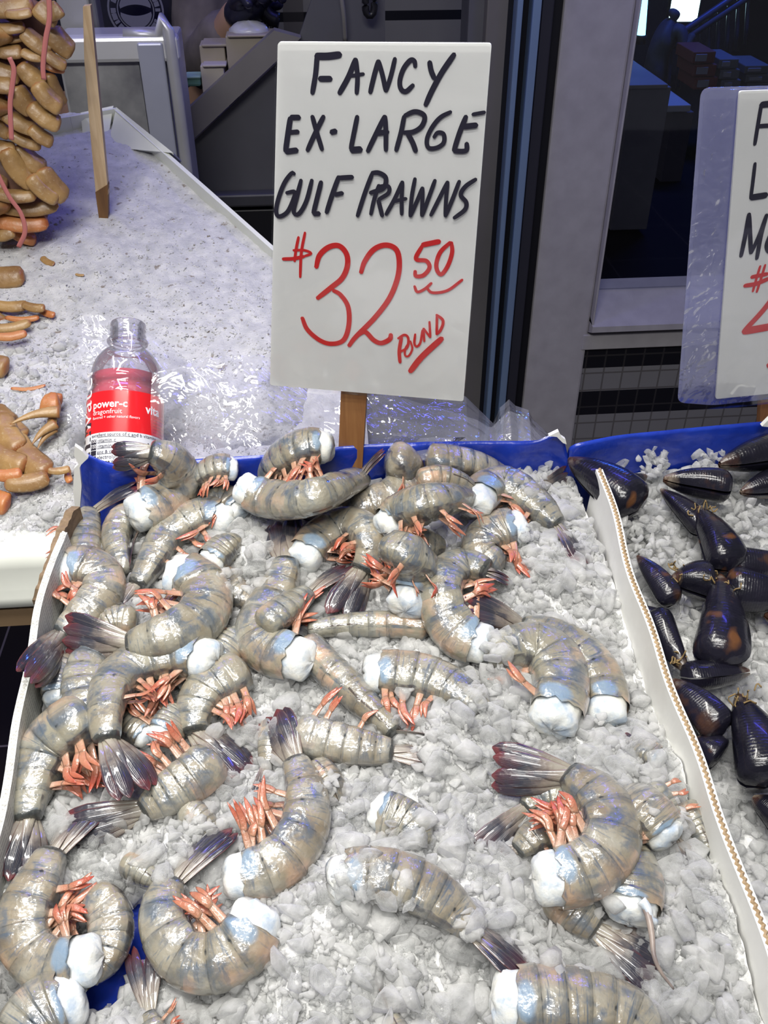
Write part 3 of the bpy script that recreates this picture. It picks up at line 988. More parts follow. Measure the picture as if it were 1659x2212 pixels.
# ------------------------------------------------------------------ counter, ice bank, boxes
UL, UR, VB, VF = -0.231, 0.181, 0.222, -0.36
t = thing('display_counter', W(0.1, 0.0, -0.2), 'dark counter carrying the prawn box and the mussel box', 'counter')
for nm, a, b in (('counter_top', -0.085, -0.062), ('apron_panel', -0.30, -0.085)):
    V, F = prism([W(UL + .02, VF - .02, b), W(0.95, VF - .02, b), W(0.95, VB - .01, b), W(UL + .02, VB - .01, b)], TN * (a - b))
    mesh(nm, V, F, BLACK, t, smooth=False)
for x in (UL + .06, 0.9):
    for y_ in (VF + .03, VB - .06):
        p = W(x, y_, -.3)
        box('leg', p.x - .02, p.x + .02, p.y - .02, p.y + .02, 0, p.z + .01, BLACK, t)

# prawn box walls
PB = thing('prawn_box', W(0, 0, -0.06), 'white corrugated card box with a blue back wall, heaped with prawns on ice', 'box')


def card_wall(top, h0, thick, out, name, mat):
    """upright card wall under a line of (u, v, h) points: white faces, fluted tan top edge"""
    S = spline(top, 70)
    n = len(S)
    V, F = [], []
    for (u, v, h) in S:
        wob = 0.0012 * math.sin(v * 60)
        V += [W(u + wob, v, h), W(u + wob + out * thick, v, h), W(u + wob * .3 + out * thick, v, h0), W(u + wob * .3, v, h0)]
    for i in range(n - 1):
        for k in range(4): F.append((4 * i + k, 4 * i + (k + 1) % 4, 4 * i + 4 + (k + 1) % 4, 4 * i + 4 + k))
    F += [(0, 3, 2, 1), (4 * n - 4, 4 * n - 3, 4 * n - 2, 4 * n - 1)]
    w = mesh(name, V, F, mat, PB, smooth=False)
    # fluting and the two liner papers along the top edge
    S = spline(top, 760)
    V, F = [], []
    for i, (u, v, h) in enumerate(S):
        ph = 0.5 + 0.5 * math.sin(i * 2 * math.pi / 5.0)
        a = u + 0.0012 * math.sin(v * 60) + out * thick * (0.14 + 0.24 * ph)
        V += [W(a, v, h + .0002), W(a + out * thick * .24, v, h + .0018 + .0004 * math.sin(i * 1.7)), W(a + out * thick * .46, v, h + .0004)]
    F = [(3 * i + k, 3 * i + k + 1, 3 * i + 4 + k, 3 * i + 3 + k) for i in range(len(S) - 1) for k in (0, 1)]
    mesh('corrugated_edge', V, F, TANCARD if mat is WHITECARD else WHITECARD, w, smooth=False)
    return w


def uvh(px, py, h):
    p = UV(T(px, py, h))
    return (p[0], p[1], h)


rt = [uvh(1290, 1014, .032), uvh(1305, 1060, .030), uvh(1340, 1180, .029), uvh(1370, 1285, .029), uvh(1420, 1420, .029), uvh(1490, 1612, .029), uvh(1530, 1722, .028),
      uvh(1580, 1850, .028), uvh(1659, 2078, .028), (UR, -0.30, .028), (UR, VF, .028)]
card_wall(rt, -0.06, 0.0055, 1, 'side_wall', WHITECARD)
MILKY = NT('printed_card')
_s = MILKY.n('SeparateXYZ')
MILKY.put(_s.inputs[0], MILKY.geo())
_r = MILKY.math('FRACT', MILKY.math('MULTIPLY', _s.outputs[2], 330))
_d = MILKY.noise(1.0, None, 2)
_mp = MILKY.n('Mapping')
MILKY.put(_mp.inputs[0], MILKY.geo())
_mp.inputs['Scale'].default_value = (60, 330, 60)
_dash = MILKY.math('MULTIPLY', MILKY.math('GREATER_THAN', _r, 0.66), MILKY.math('GREATER_THAN', MILKY.noise(1.0, _mp.outputs[0], 1), 0.46))
MILKY.set(Base_Color=MILKY.mix(MILKY.math('MULTIPLY', _dash, 0.55), (0.62, 0.63, 0.59), (0.22, 0.21, 0.21)), Roughness=0.55)
lt = [uvh(143, 1150, .024), uvh(120, 1205, .024), uvh(98, 1290, .023), uvh(80, 1370, .023), uvh(58, 1482, .023), uvh(38, 1620, .023), uvh(16, 1722, .023),
      uvh(0, 1795, .023), (UL + .004, -0.2, .023), (UL + .004, VF, .023)]
card_wall(lt, -0.06, 0.005, -1, 'side_wall', MILKY.m)
# torn brown outer flap at the back left corner
S = spline([uvh(165, 1094, .020), uvh(150, 1112, .021), uvh(128, 1160, .020), uvh(112, 1210, .020), uvh(92, 1262, .018), uvh(80, 1296, .010)], 46)
V, F = [], []
for i, (u, v, h) in enumerate(S):
    h += .003 * mnoise.noise(Vector((i * .35, 2.2, 0)))
    V += [W(u + .0025, v, h), W(u - .0035, v, h + .001), W(u - .0045, v, -.05), W(u + .0015, v, -.05)]
F = [(4 * i + k, 4 * i + (k + 1) % 4, 4 * i + 4 + (k + 1) % 4, 4 * i + 4 + k) for i in range(len(S) - 1) for k in range(4)] + [(0, 3, 2, 1), (len(V) - 4, len(V) - 3, len(V) - 2, len(V) - 1)]
fl = mesh('torn_flap', V, F, None, PB, smooth=False, mats=[varied('torn_card', (0.13, 0.085, 0.05), (0.27, 0.19, 0.115), 130, 0.9, bump=0.5), varied('flap_paper', (0.50, 0.46, 0.36), (0.66, 0.62, 0.52), 60, 0.7)],
          midx=[(1 if k in (1, 2) else 0) for i in range(len(S) - 1) for k in range(4)] + [0, 0])
fl['label'] = 'torn brown card corner flap'
# front wall (out of the picture) and floor of the box
V, F = prism([W(UL, VF, -.06), W(UR, VF, -.06), W(UR, VF, .02), W(UL, VF, .02)], TV * -.005)
mesh('front_wall', V, F, WHITECARD, PB, smooth=False)
V, F = prism([W(UL, VF, -.06), W(UR, VF, -.06), W(UR, VB, -.06), W(UL, VB, -.06)], TN * .003)
mesh('box_base', V, F, WHITECARD, PB, smooth=False)


def liner_wall(name, top_px, hs, depth, thick, parent, wob=0.003, flare=0.0):
    """blue film-covered back wall under a traced top edge; rounded fold along the top"""
    P = spline([tuple(W(*uvh(x, y, h))) for (x, y), h in zip(top_px, hs)], 60)
    prof = [(0.0, -depth), (0.001, -depth * .6), (0.0, -.012), (0.0015, -.004), (thick * .5, 0.0), (thick, -.004), (thick + .001, -.015), (thick + .001, -depth)]
    V, F = [], []
    m = len(prof)
    for i, p in enumerate(P):
        p = Vector(p)
        for j, (a, b) in enumerate(prof):
            k = wob * mnoise.noise(Vector((p.x * 22, b * 30, 1.3))) + wob * .6 * mnoise.noise(Vector((p.x * 70, b * 55, 4.1)))
            V.append(p + Vector((flare * b * max(0, 1 - i / 14), a + k * (1 if j < 4 else .3), 0)) + TN * b)
    F = [(i * m + j, i * m + j + 1, (i + 1) * m + j + 1, (i + 1) * m + j) for i in range(len(P) - 1) for j in range(m - 1)]
    return mesh(name, V, F, BLUE, parent)


tl = [(168, 968), (190, 986), (240, 1004), (310, 1002), (430, 995), (590, 985), (750, 968), (900, 959), (1000, 957), (1100, 957), (1165, 955), (1190, 943), (1216, 946), (1229, 990)]
lw = liner_wall('blue_back_wall', tl, [.036, .032, .030, .029] + [.028] * 7 + [.032, .032, .012], 0.09, .006, PB, flare=.20)
# white paper corners of the blue film
wl = [onY(x, y, W(0, VB, .02).y - .012) for x, y in ((161, 963), (178, 975), (190, 990), (176, 1003), (172, 1010), (176, 1050), (172, 1108), (163, 1108), (158, 1060), (160, 1012), (170, 1003), (160, 985))]
V, F = prism(wl, (0, .004, 0))
o = mesh('paper_corner', V, F, WHITECARD, lw, smooth=False)
o['label'] = 'white torn paper edge'
wl = [onY(x, y, W(0, VB, .02).y - .010) for x, y in ((1186, 942), (1207, 932), (1213, 944), (1222, 950), (1224, 960), (1216, 957), (1203, 944))]
V, F = prism(wl, (0, .004, 0))
o = mesh('paper_corner', V, F, WHITECARD, lw, smooth=False)
o['label'] = 'white torn paper tip'
# blue film seen through the ice near the front left
BF = []
nu, nv = 40, 40
V, F = [], []
for i in range(nu):
    for j in range(nv):
        u = UL + .02 + (.24) * i / (nu - 1)
        v = VF + .02 + (.26) * j / (nv - 1)
        V.append(W(u, v, -.030 + .006 * mnoise.noise(Vector((u * 40, v * 40, 2))) + .003 * mnoise.noise(Vector((u * 120, v * 120, 5)))))
F = [(i * nv + j, (i + 1) * nv + j, (i + 1) * nv + j + 1, i * nv + j + 1) for i in range(nu - 1) for j in range(nv - 1)]
mesh('blue_film', V, F, BLUE, PB)

# mussel box
MB = thing('mussel_box', W(.4, 0, -.06), 'blue-lined box of black mussels on ice, right of the prawn box', 'box')
tl = [(1231, 985), (1236, 967), (1270, 957), (1350, 943), (1500, 928), (1659, 914), (1800, 905), (1950, 900)]
ml = liner_wall('blue_back_wall', tl, [.015, .026] + [.030] * 6, .09, .006, MB, .0012)
wl = [onY(x, y, W(0, VB, .02).y - .01) for x, y in ((1646, 921), (1664, 903), (1700, 908), (1690, 926))]
V, F = prism(wl, (0, .004, 0))
mesh('paper_corner', V, F, WHITECARD, ml, smooth=False)
V, F = prism([W(UR + .008, VF, -.06), W(.75, VF, -.06), W(.75, VB, -.06), W(UR + .008, VB, -.06)], TN * .003)
mesh('box_base', V, F, WHITECARD, MB, smooth=False)
V, F = prism([W(.745, VF, -.06), W(.75, VF, -.06), W(.75, VB, -.06), W(.745, VB, -.06)], TN * .09)
mesh('side_wall', V, F, WHITECARD, MB, smooth=False)
V, F = prism([W(UR + .008, VF, -.06), W(.75, VF, -.06), W(.75, VF, .02), W(UR + .008, VF, .02)], TV * -.005)
mesh('front_wall', V, F, WHITECARD, MB, smooth=False)

# ------------------------------------------------------------------ ice bank on the left
BT = math.radians(14)
BN = Vector((0, -math.sin(BT), math.cos(BT)))
BP = CAM + ray(50, 1190) * 0.80


def BK(px, py, h=0.0): return onplane(px, py, BP + BN * h, BN)


YLIP = BP.y
PAN = thing('ice_pan', (BP.x, YLIP, BP.z - .05), 'long white plastic pan with a thick front lip, holding the sloping ice bank', 'pan')
p0, p1 = BK(252, 232, .02), BK(581, 522, .02)
p2 = BK(770, 690, .006)
lz = BP.z
x_r = p2.x
# front lip: rounded thick band, brown shelf edge below it
V, F = [], []
prof = [(.03, .004), (.004, .006), (-.006, .002), (-.010, -.010), (-.010, -.034), (-.014, -.040), (-.014, -.050), (-.008, -.056), (.03, -.056)]
for x in np.linspace(-1.3, -.19, 12):
    for a, b in prof: V.append((x, YLIP + a, lz + b - .002))
m = len(prof)
F = [(i * m + j, (i + 1) * m + j, (i + 1) * m + j + 1, i * m + j + 1) for i in range(11) for j in range(m - 1)]
mesh('front_lip', V, F, PANPLASTIC, PAN)
box('brown_shelf', -1.3, -.19, YLIP - .01, YLIP + .7, lz - .078, lz - .058, varied('brown_shelf', (0.20, 0.13, 0.07), (0.28, 0.19, 0.11), 10, 0.6), PAN)
# right rim board and back board of the pan, with the corner
for nm, A, Bq, hh in (('side_rim', p0, p2, .05), ('back_rim', BK(150, 250, .02), p0, .05), ('back_rim', BK(-350, 330, .02), BK(150, 250, .02), .05)):
    dirh = (Bq - A)
    nr = Vector((dirh.y, -dirh.x, 0)).normalized()
    V, F = prism([A, Bq, Bq - BN * hh, A - BN * (hh + .02)], nr * .006)
    o = mesh(nm, V, F, PANPLASTIC, PAN, smooth=False)
V, F = prism([BK(252, 236, .019), BK(375, 335, .019), BK(392, 350, -.012), BK(234, 322, -.012)], BN * .003)
mesh('corner_fold', V, F, PANPLASTIC, PAN, smooth=False)
V, F = prism([BK(175, 248, .018), BK(246, 233, .019), BK(232, 318, -.012), BK(182, 316, -.012)], BN * .003)
mesh('corner_fold', V, F, PANPLASTIC, PAN, smooth=False)
for x in (-1.2, -.25):
    box('pan_leg', x - .02, x + .02, YLIP + .1, YLIP + .14, 0, lz - .08, BLACK, PAN)

# the bank's surface
NXb, NYb = 210, 170
Vb, keep = [], {}
pe = lambda y: p0.x + (p2.x - p0.x) * (y - p0.y) / (p2.y - p0.y)
ytop = p0.y + .02
ymin = YLIP - .006


def bank_h(x, y):
    n = mnoise.noise(Vector((x * 9, y * 9, 0))) * .008 + mnoise.noise(Vector((x * 34, y * 34, 3))) * .004
    n += mnoise.noise(Vector((x * 120, y * 120, 7))) * .0017 + mnoise.noise(Vector((x * 300, y * 300, 9))) * .0009
    return n


for i in range(NXb):
    for j in range(NYb):
        y = ymin + (ytop - ymin) * j / (NYb - 1)
        xr = min(pe(max(y, p2.y)), x_r) - .004 if y > p2.y else x_r
        xl = -.95
        x = xl + (xr - xl) * (1 - (1 - i / (NXb - 1)) ** 1.35)
        z = BP.z + math.tan(BT) * (y - BP.y) + bank_h(x, y)
        e = (y - ymin) / .03
        if e < 1: z -= .006 * (1 - e) ** 2
        Vb.append((x, y, z))
Fb = [(i * NYb + j, (i + 1) * NYb + j, (i + 1) * NYb + j + 1, i * NYb + j + 1) for i in range(NXb - 1) for j in range(NYb - 1)]
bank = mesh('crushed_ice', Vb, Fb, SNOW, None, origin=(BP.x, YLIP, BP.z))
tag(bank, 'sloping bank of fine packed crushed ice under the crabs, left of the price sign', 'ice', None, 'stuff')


def bank_pt(px, py, h=0.0):
    p = BK(px, py, h)
    for _ in range(3):
        hh = bank_h(p.x, p.y) + h
        p = BK(px, py, hh * math.cos(BT))
    return p
# ------------------------------------------------------------------ crushed ice in the boxes: height of its surface
MOUNDS = [(560, 1200, .022, .012), (520, 1180, .02, .008), (1180, 1170, .045, .014), (1190, 1250, .04, .010), (1270, 1290, .03, .006), (960, 1590, .03, .013), (1040, 1560, .04, .012), (1090, 1480, .025, .010),
          (900, 1420, .02, .006), (1150, 1070, .03, .006), (1320, 1640, .05, .010), (1420, 1690, .03, .012), (860, 1940, .03, .010), (780, 1990, .05, .012),
          (700, 1900, .035, .004), (1050, 1980, .04, .006), (1090, 2060, .04, .006), (1500, 2050, .05, .008), (1450, 1850, .025, .006), (620, 2100, .04, .008), (950, 1820, .03, .004),
          (760, 2150, .05, .006), (1080, 1700, .03, .003), (330, 1800, .03, .004), (450, 1780, .03, .005), (1500, 1950, .04, .012), (1340, 1480, .03, -.006), (270, 2010, .02, -.016)]
DIPS = [(215, 1060, .030, .022), (290, 1050, .025, .018), (185, 1110, .02, .012), (262, 1975, .014, .030), (250, 2050, .012, .030), (235, 2095, .014, .028), (50, 2130, .018, .026), (285, 1935, .008, .02), (180, 2135, .012, .02)]
_md = [(UV(T(x, y, .0))[:2], r, a) for x, y, r, a in MOUNDS]
_dp = [(UV(T(x, y, -.01))[:2], r * (.72 if y > 1900 else 1), a) for x, y, r, a in DIPS]
GU0, GV0, GS = -0.30, -0.40, 0.002
GNU, GNV = 530, 330
gu = GU0 + GS * np.arange(GNU)
gv = GV0 + GS * np.arange(GNV)
GUU, GVV = np.meshgrid(gu, gv, indexing='ij')


def fbm(U_, V_, sc, seed, octv=3):
    """cheap value noise on arrays"""
    out = np.zeros_like(U_)
    amp, tot = 1.0, 0.0
    for o in range(octv):
        r = np.random.default_rng(seed + o)
        N = 64
        tb = r.random((N, N)) * 2 - 1
        x, y = U_ * sc + 100.0, V_ * sc + 100.0
        xi, yi = np.floor(x).astype(int), np.floor(y).astype(int)
        fx, fy = x - xi, y - yi
        fx, fy = fx * fx * (3 - 2 * fx), fy * fy * (3 - 2 * fy)
        a, b = tb[xi % N, yi % N], tb[(xi + 1) % N, yi % N]
        c, d = tb[xi % N, (yi + 1) % N], tb[(xi + 1) % N, (yi + 1) % N]
        out += amp * ((a * (1 - fx) + b * fx) * (1 - fy) + (c * (1 - fx) + d * fx) * fy)
        tot += amp
        amp *= .5
        sc *= 2.1
    return out / tot


def ice_surface(U_, V_):
    h = -.006 + .007 * fbm(U_, V_, 28, 11) + .0035 * fbm(U_, V_, 110, 23)
    # a dip under the dense heap on the left, and a slight rise to the right wall
    h += -.006 * np.exp(-(((U_ + .10) / .08) ** 2 + ((V_ - .06) / .12) ** 2))
    for (u, v), r, a in _md: h += a * np.exp(-((U_ - u) ** 2 + (V_ - v) ** 2) / (2 * (r * .6) ** 2))
    for (u, v), r, a in _dp: h -= a * 1.1 * np.exp(-((U_ - u) ** 2 + (V_ - v) ** 2) / (2 * r ** 2))
    return h


ICEH = ice_surface(GUU, GVV)
GRID = ICEH.copy()          # grows as prawns are stacked on it


def gidx(u, v): return (np.asarray(u) - GU0) / GS, (np.asarray(v) - GV0) / GS


def sample(G, u, v):
    i = np.clip(np.round((np.asarray(u) - GU0) / GS).astype(int), 0, GNU - 1)
    j = np.clip(np.round((np.asarray(v) - GV0) / GS).astype(int), 0, GNV - 1)
    return G[i, j]
# ------------------------------------------------------------------ prawns
SEG = [0.06, 0.20, 0.36, 0.52, 0.68, 0.83, 1.0]
TN_ = np.array(TN)
CAMn = np.array(CAM)
FWD = np.array(CR @ Vector((0, 0, -1)))
CRX, CRY = np.array(CR @ Vector((1, 0, 0))), np.array(CR @ Vector((0, 1, 0)))


WF = 1.18      # traced widths are measured inside the outline


VLIM = VB - .014


def unproj(px, py, h):
    """point seen at a pixel, h above the ice plane; never behind the blue wall: there it rides higher, on the wall's edge"""
    p = T(px, py, h)
    if (p - TO) @ TV > VLIM:
        p = onplane(px, py, TO + TV * VLIM, TV)
    return np.array(p)


def prawn(lvl, side, w, legs, tip, pts, label, sink=0.0, fan=55, spread=14, roll=0.0, lift=-.004, taper=.5, flesh=1.0, rng=None):
    rng = rng or np.random.default_rng(abs(hash((pts[0], pts[-1]))) % (2 ** 31))
    w = w * WF
    N = 46
    P2 = spline(pts, N)                       # the body's midline as seen
    tt = np.linspace(0, 1, N)
    prof = np.interp(tt, [0, .1, .25, .45, .65, .82, 1], [.93, 1, 1.02, 1.0, .92, .78, taper])
    h = np.full(N, .01)
    for it in range(3):
        P = np.array([unproj(x, y, hh) for (x, y), hh in zip(P2, h)])
        dep = (P - CAMn) @ FWD
        a = w / 2 * prof * dep / FPX          # half height (back to belly)
        b = a * (.80 if side != 'D' else .95)
        uvq = np.array([UV(Vector(p))[:2] for p in P])
        g = np.empty(N)
        for i in range(N):
            rr = a[i] * .55
            o = np.linspace(-1, 1, 5) * rr
            uu, vv_ = np.meshgrid(uvq[i, 0] + o, uvq[i, 1] + o)
            g[i] = np.percentile(sample(GRID, uu.ravel(), vv_.ravel()), 72)
        hn = g + b * .72 - sink
        k = 15
        pad = np.r_[np.full(k, hn[:3].mean()), hn, np.full(k, hn[-3:].mean())]
        hs = np.convolve(pad, np.hanning(2 * k + 1) / np.hanning(2 * k + 1).sum(), 'same')[k:-k]
        h = np.clip(.6 * hs + .4 * hs.mean(), -.003 - sink, .075)
    P = np.array([unproj(x, y, hh) for (x, y), hh in zip(P2, h)])
    h = np.array([UV(Vector(p))[2] for p in P])
    dep = (P - CAMn) @ FWD
    kb = .80 if side != 'D' else .95
    # frames
    Tn = np.gradient(P, axis=0)
    Tn = np.array([np.convolve(np.r_[[q[0]] * 2, q, [q[-1]] * 2], np.ones(5) / 5, 'valid') for q in Tn.T]).T
    Tn /= np.linalg.norm(Tn, axis=1)[:, None]
    tc = CAMn - P
    tc /= np.linalg.norm(tc, axis=1)[:, None]
    nn = TN_ * .72 + tc * .28
    Lf = np.cross(nn, Tn)
    Lf /= np.linalg.norm(Lf, axis=1)[:, None]                 # image-left of travel, in the tray plane
    up = np.cross(Tn, Lf)
    if side == 'L': D0 = -Lf                                   # legs left, back to the right
    elif side == 'R': D0 = Lf
    else: D0 = Lf
    rr = math.radians(90 + roll if side == 'D' else roll)
    D = D0 * math.cos(rr) + up * math.sin(rr)
    Lat = np.cross(Tn, D)
    if (Lat[N // 2] @ up[N // 2]) < 0: Lat = -Lat
    # true half height from the traced width: undo the foreshortening of the section
    def proj(v): return np.stack([v @ CRX, v @ CRY], 1) - ((P - CAMn) @ np.stack([CRX, CRY], 1)) * ((v @ FWD) / dep)[:, None]
    tp_ = proj(Tn)
    tp_ /= np.linalg.norm(tp_, axis=1)[:, None] + 1e-9
    pp_ = np.stack([-tp_[:, 1], tp_[:, 0]], 1)
    ext = np.sqrt(((proj(D) * pp_).sum(1) * .92) ** 2 + ((proj(Lat) * pp_).sum(1) * kb) ** 2)
    a = w / 2 * prof * dep / FPX / np.clip(ext, .55, 1.2)
    a = np.convolve(np.r_[[a[0]] * 3, a, [a[-1]] * 3], np.ones(7) / 7, 'valid')
    b = a * kb
    # stack
    uvq = np.array([UV(Vector(p))[:2] for p in P])
    for i in range(N):
        i0, j0 = int((uvq[i, 0] - GU0) / GS), int((uvq[i, 1] - GV0) / GS)
        r = int(a[i] / GS) + 1
        ia, ib, ja, jb = max(i0 - r, 0), min(i0 + r + 1, GNU), max(j0 - r, 0), min(j0 + r + 1, GNV)
        if ia >= ib or ja >= jb: continue
        d2 = (GUU[ia:ib, ja:jb] - uvq[i, 0]) ** 2 + (GVV[ia:ib, ja:jb] - uvq[i, 1]) ** 2
        top = np.where(d2 < a[i] ** 2, h[i] + b[i] * .8 * np.sqrt(np.clip(1 - d2 / a[i] ** 2, 0, 1)), -1)
        GRID[ia:ib, ja:jb] = np.maximum(GRID[ia:ib, ja:jb], top)
    root = thing('prawn', Vector(P[N // 2]) - TN * float(b[N // 2]), label, 'prawn', 'headless prawns on the crushed ice')

    def at(t):
        i = t * (N - 1)
        k = int(np.clip(math.floor(i), 0, N - 2))
        f = i - k
        lerp = lambda A: A[k] * (1 - f) + A[k + 1] * f
        return lerp(P), lerp(D), lerp(Lat), lerp(Tn), lerp(a), lerp(b)

    # ---- shell
    M = 26
    th = np.linspace(0, 2 * math.pi, M, endpoint=False)
    V, uv, rings = [], [], 0
    for s in range(6):
        nr = 7
        for q in range(nr):
            ta = q / (nr - 1)
            if s and q == 0: ta = .03
            t_ = SEG[s] + (SEG[s + 1] - SEG[s]) * ta
            c, d, l, tn, aa, bb = at(min(t_, 1))
            prd = 1 + .026 * ta ** 2.2 - (.010 if (q == 0 and s) else 0)
            if s == 5: prd = 1 + .03 * ta - (.10 if q == nr - 1 else 0)
            flare = math.sin(math.pi * (.12 + .8 * ta))
            for k in range(M):
                x, y = math.cos(th[k]), math.sin(th[k])
                y = math.copysign(abs(y) ** .9, y)
                xd = x * aa * prd
                if x < -.6: xd = (-.6 - (abs(x) - .6) * .72) * aa * prd
                pl = math.exp(-((abs((th[k] + math.pi) % (2 * math.pi) - math.pi) - 2.15) / .35) ** 2)   # side plates
                xd -= aa * .12 * pl * flare
                yy = y * bb * prd * (1 + .10 * pl * flare)
                rag = 0
                if s == 0 and q == 0: rag = aa * .22 * mnoise.noise(Vector((k * .9, rng.random() * .01 + label.__len__(), 0)))
                V.append(c + d * xd + l * yy + tn * rag)
                uv.append((max(min(s + min(ta, .999), 9 if tip is not None else 5.75), 1.08 if flesh == 0 else 0), k / M))
            rings += 1
    F = [(r * M + k, r * M + (k + 1) % M, (r + 1) * M + (k + 1) % M, (r + 1) * M + k) for r in range(rings - 1) for k in range(M)]
    if flesh == 0:          # front end lies under something: close the shell with a rounded cap
        c, d, l, tn, aa, bb = at(SEG[0])
        prev = 0
        for ex, sc in ((.22, .84), (.38, .5)):
            k0 = len(V)
            for k in range(M):
                V.append(c + d * math.cos(th[k]) * aa * sc + l * math.sin(th[k]) * bb * sc - tn * aa * ex)
                uv.append((1.08, k / M))
            F += [(k0 + k, k0 + (k + 1) % M, prev + (k + 1) % M, prev + k) for k in range(M)]
            prev = k0
        F.append(tuple(prev + k for k in range(M))[::-1])
    c, d, l, tn, aa, bb = at(1.0)
    lastring = (rings - 1) * M
    for ex, sc in (((.10, .80), (.16, .5)) if tip is not None else ((.14, .86), (.30, .62), (.40, .25))):
        for k in range(M):
            V.append(c + d * math.cos(th[k]) * aa * sc + l * math.sin(th[k]) * bb * sc + tn * aa * ex)
            uv.append((5.999 if tip is not None else 5.7, k / M))
        k0 = len(V) - M
        F += [(lastring + k, lastring + (k + 1) % M, k0 + (k + 1) % M, k0 + k) for k in range(M)]
        lastring = k0
    F.append(tuple(lastring + k for k in range(M)))
    uv = np.array(uv)
    mesh('shell', np.array(V), F, SHELL, root, uv=uv)
    # ---- cut end of white flesh
    if flesh > 0:
        V, uv = [], []
        c, d, l, tn, aa, bb = at(0.0)
        K = 13
        sd = rng.random() * 50
        for q in range(K):
            f = q / (K - 1)
            if f < .5:
                t_ = .17 * (1 - f / .5) 
                cc, dd, ll, tt_, a_, b_ = at(t_)
                sc = .88
            else:
                g_ = (f - .5) / .5
                cc = c - tn * aa * .45 * math.sin(g_ * math.pi / 2) * flesh
                dd, ll, a_, b_ = d, l, aa, bb
                sc = .89 * max(math.cos(g_ * math.pi / 2) ** .62, .02)
            for k in range(20):
                an = 2 * math.pi * k / 20
                x, y = math.cos(an), math.sin(an)
                nz = 1 + (.10 + .12 * (f > .6)) * mnoise.noise(Vector((x * 2.2 + sd, y * 2.2, f * 4)))
                lump = aa * .20 * (f > .55) * mnoise.noise(Vector((x * 3 + sd, y * 3, 8)))
                V.append(cc + dd * x * a_ * sc * nz + ll * y * b_ * sc * nz - tn * lump)
                uv.append((1 - f, k / 20))
        F = [(r * 20 + k, r * 20 + (k + 1) % 20, (r + 1) * 20 + (k + 1) % 20, (r + 1) * 20 + k) for r in range(K - 1) for k in range(20)]
        F.append(tuple((K - 1) * 20 + k for k in range(20)))
        mesh('flesh', np.array(V), F, FLESH, root, uv=np.array(uv))
    # ---- swimmerets
    n_l = int(legs * 1.6 + .5)
    for q in range(n_l):
        s = (q * 3) % 5
        t_ = SEG[s] + (SEG[s + 1] - SEG[s]) * (.35 + .3 * rng.random())
        c, d, l, tn, aa, bb = at(t_)
        sg = 1 if q % 2 == 0 else rng.uniform(-1, .6)
        base = c - d * aa * .72 + l * bb * (.45 * sg)
        L = aa * (1.1 + .65 * rng.random())
        bend = rng.uniform(-.15, .55)
        out = rng.uniform(.0, .45)
        dv = -d * 1.0 + tn * bend + l * out
        dv /= np.linalg.norm(dv)
        dv2 = -d * .35 + tn * (bend + rng.uniform(-.55, .55)) + l * rng.uniform(-.6, .3)
        dv2 /= np.linalg.norm(dv2)
        V, F, uvs = [], [], []
        for blade in range(3):
            if blade == 0: seq, wd = [base, base + dv * L * .25, base + dv * L * .45], .16
            else:
                off = tn * aa * .075 * (1 if blade == 1 else -1) + l * aa * .04 * (1 if blade == 1 else -1)
                k0 = base + dv * L * .38
                seq, wd = [k0, k0 + dv * L * .3 + off, k0 + dv * L * .42 + dv2 * L * .33 + off * 1.6], (.165 if blade == 1 else .125)
            S = spline(seq, 9)
            e = np.linspace(0, 1, 9)
            rad = aa * wd * (1.55 * (e + .12) ** .45 * (1.02 - e) ** .75 if blade else np.interp(e, [0, 1], [1, .75]))
            rad = np.maximum(rad, aa * .012)
            v_, f_, u_ = tube(S, rad, 8, up=tuple(l), flat=.26)
            k0_ = len(V)
            V += v_
            F += [tuple(i + k0_ for i in x) for x in f_]
            uvs += [((uu * .5 if blade == 0 else .4 + .6 * uu), vq) for uu, vq in u_]
        mesh('swimmeret', V, F, LEGS, root, uv=np.array(uvs))
    # ---- tail fan: pointed telson and four paddles
    if tip is not None:
        c, d, l, tn, aa, bb = at(1.0)
        hb = h[-1]
        tp = unproj(tip[0], tip[1], hb + lift)
        if UV(Vector(tp))[0] < UL + .012: tp = unproj(tip[0], tip[1], .036)       # rests over the card wall
        A = tp - c
        Lf_ = np.linalg.norm(A)
        A /= Lf_
        Lf_ *= 1.07
        fa = math.radians(fan)
        spread = spread * .5
        S0 = l - A * (l @ A)
        S0 /= np.linalg.norm(S0)
        D1 = np.cross(A, S0)
        Sx = S0 * math.cos(fa) + D1 * math.sin(fa)
        Nx = np.cross(A, Sx)
        if Nx @ TN_ < 0: Nx = -Nx

        def paddle(name, ang, L, wd, zoff, point, base):
            ar = math.radians(ang)
            ax = A * math.cos(ar) + Sx * math.sin(ar)
            sd_ = Sx * math.cos(ar) - A * math.sin(ar)
            n1, n2 = 14, 9
            V, uvs = [], []
            for face in (1, -1):
                for i in range(n1):
                    e = i / (n1 - 1)
                    if point: wv = wd * (1 - e) ** .8 + .0002
                    else: wv = wd * np.interp(e, [0, .12, .4, .7, .88, .96, 1], [.35, .55, .9, 1, .74, .46, .08])
                    for k in range(n2):
                        s_ = -1 + 2 * k / (n2 - 1)
                        ridge = .18 * math.exp(-(s_ / .16) ** 2) + .09 * math.exp(-((abs(s_) - .5) / .14) ** 2)
                        hgt = wv * (.17 * (1 - s_ * s_) + ridge) + L * .05 * math.sin(e * math.pi)
                        th_ = 0 if face == 1 else -wv * (.14 * (1 - s_ * s_) + .03)
                        V.append(base + ax * (L * e) + sd_ * wv * s_ + Nx * (hgt + th_ + zoff))
                        uvs.append((e, k / (n2 - 1)))
            F = []
            m_ = n1 * n2
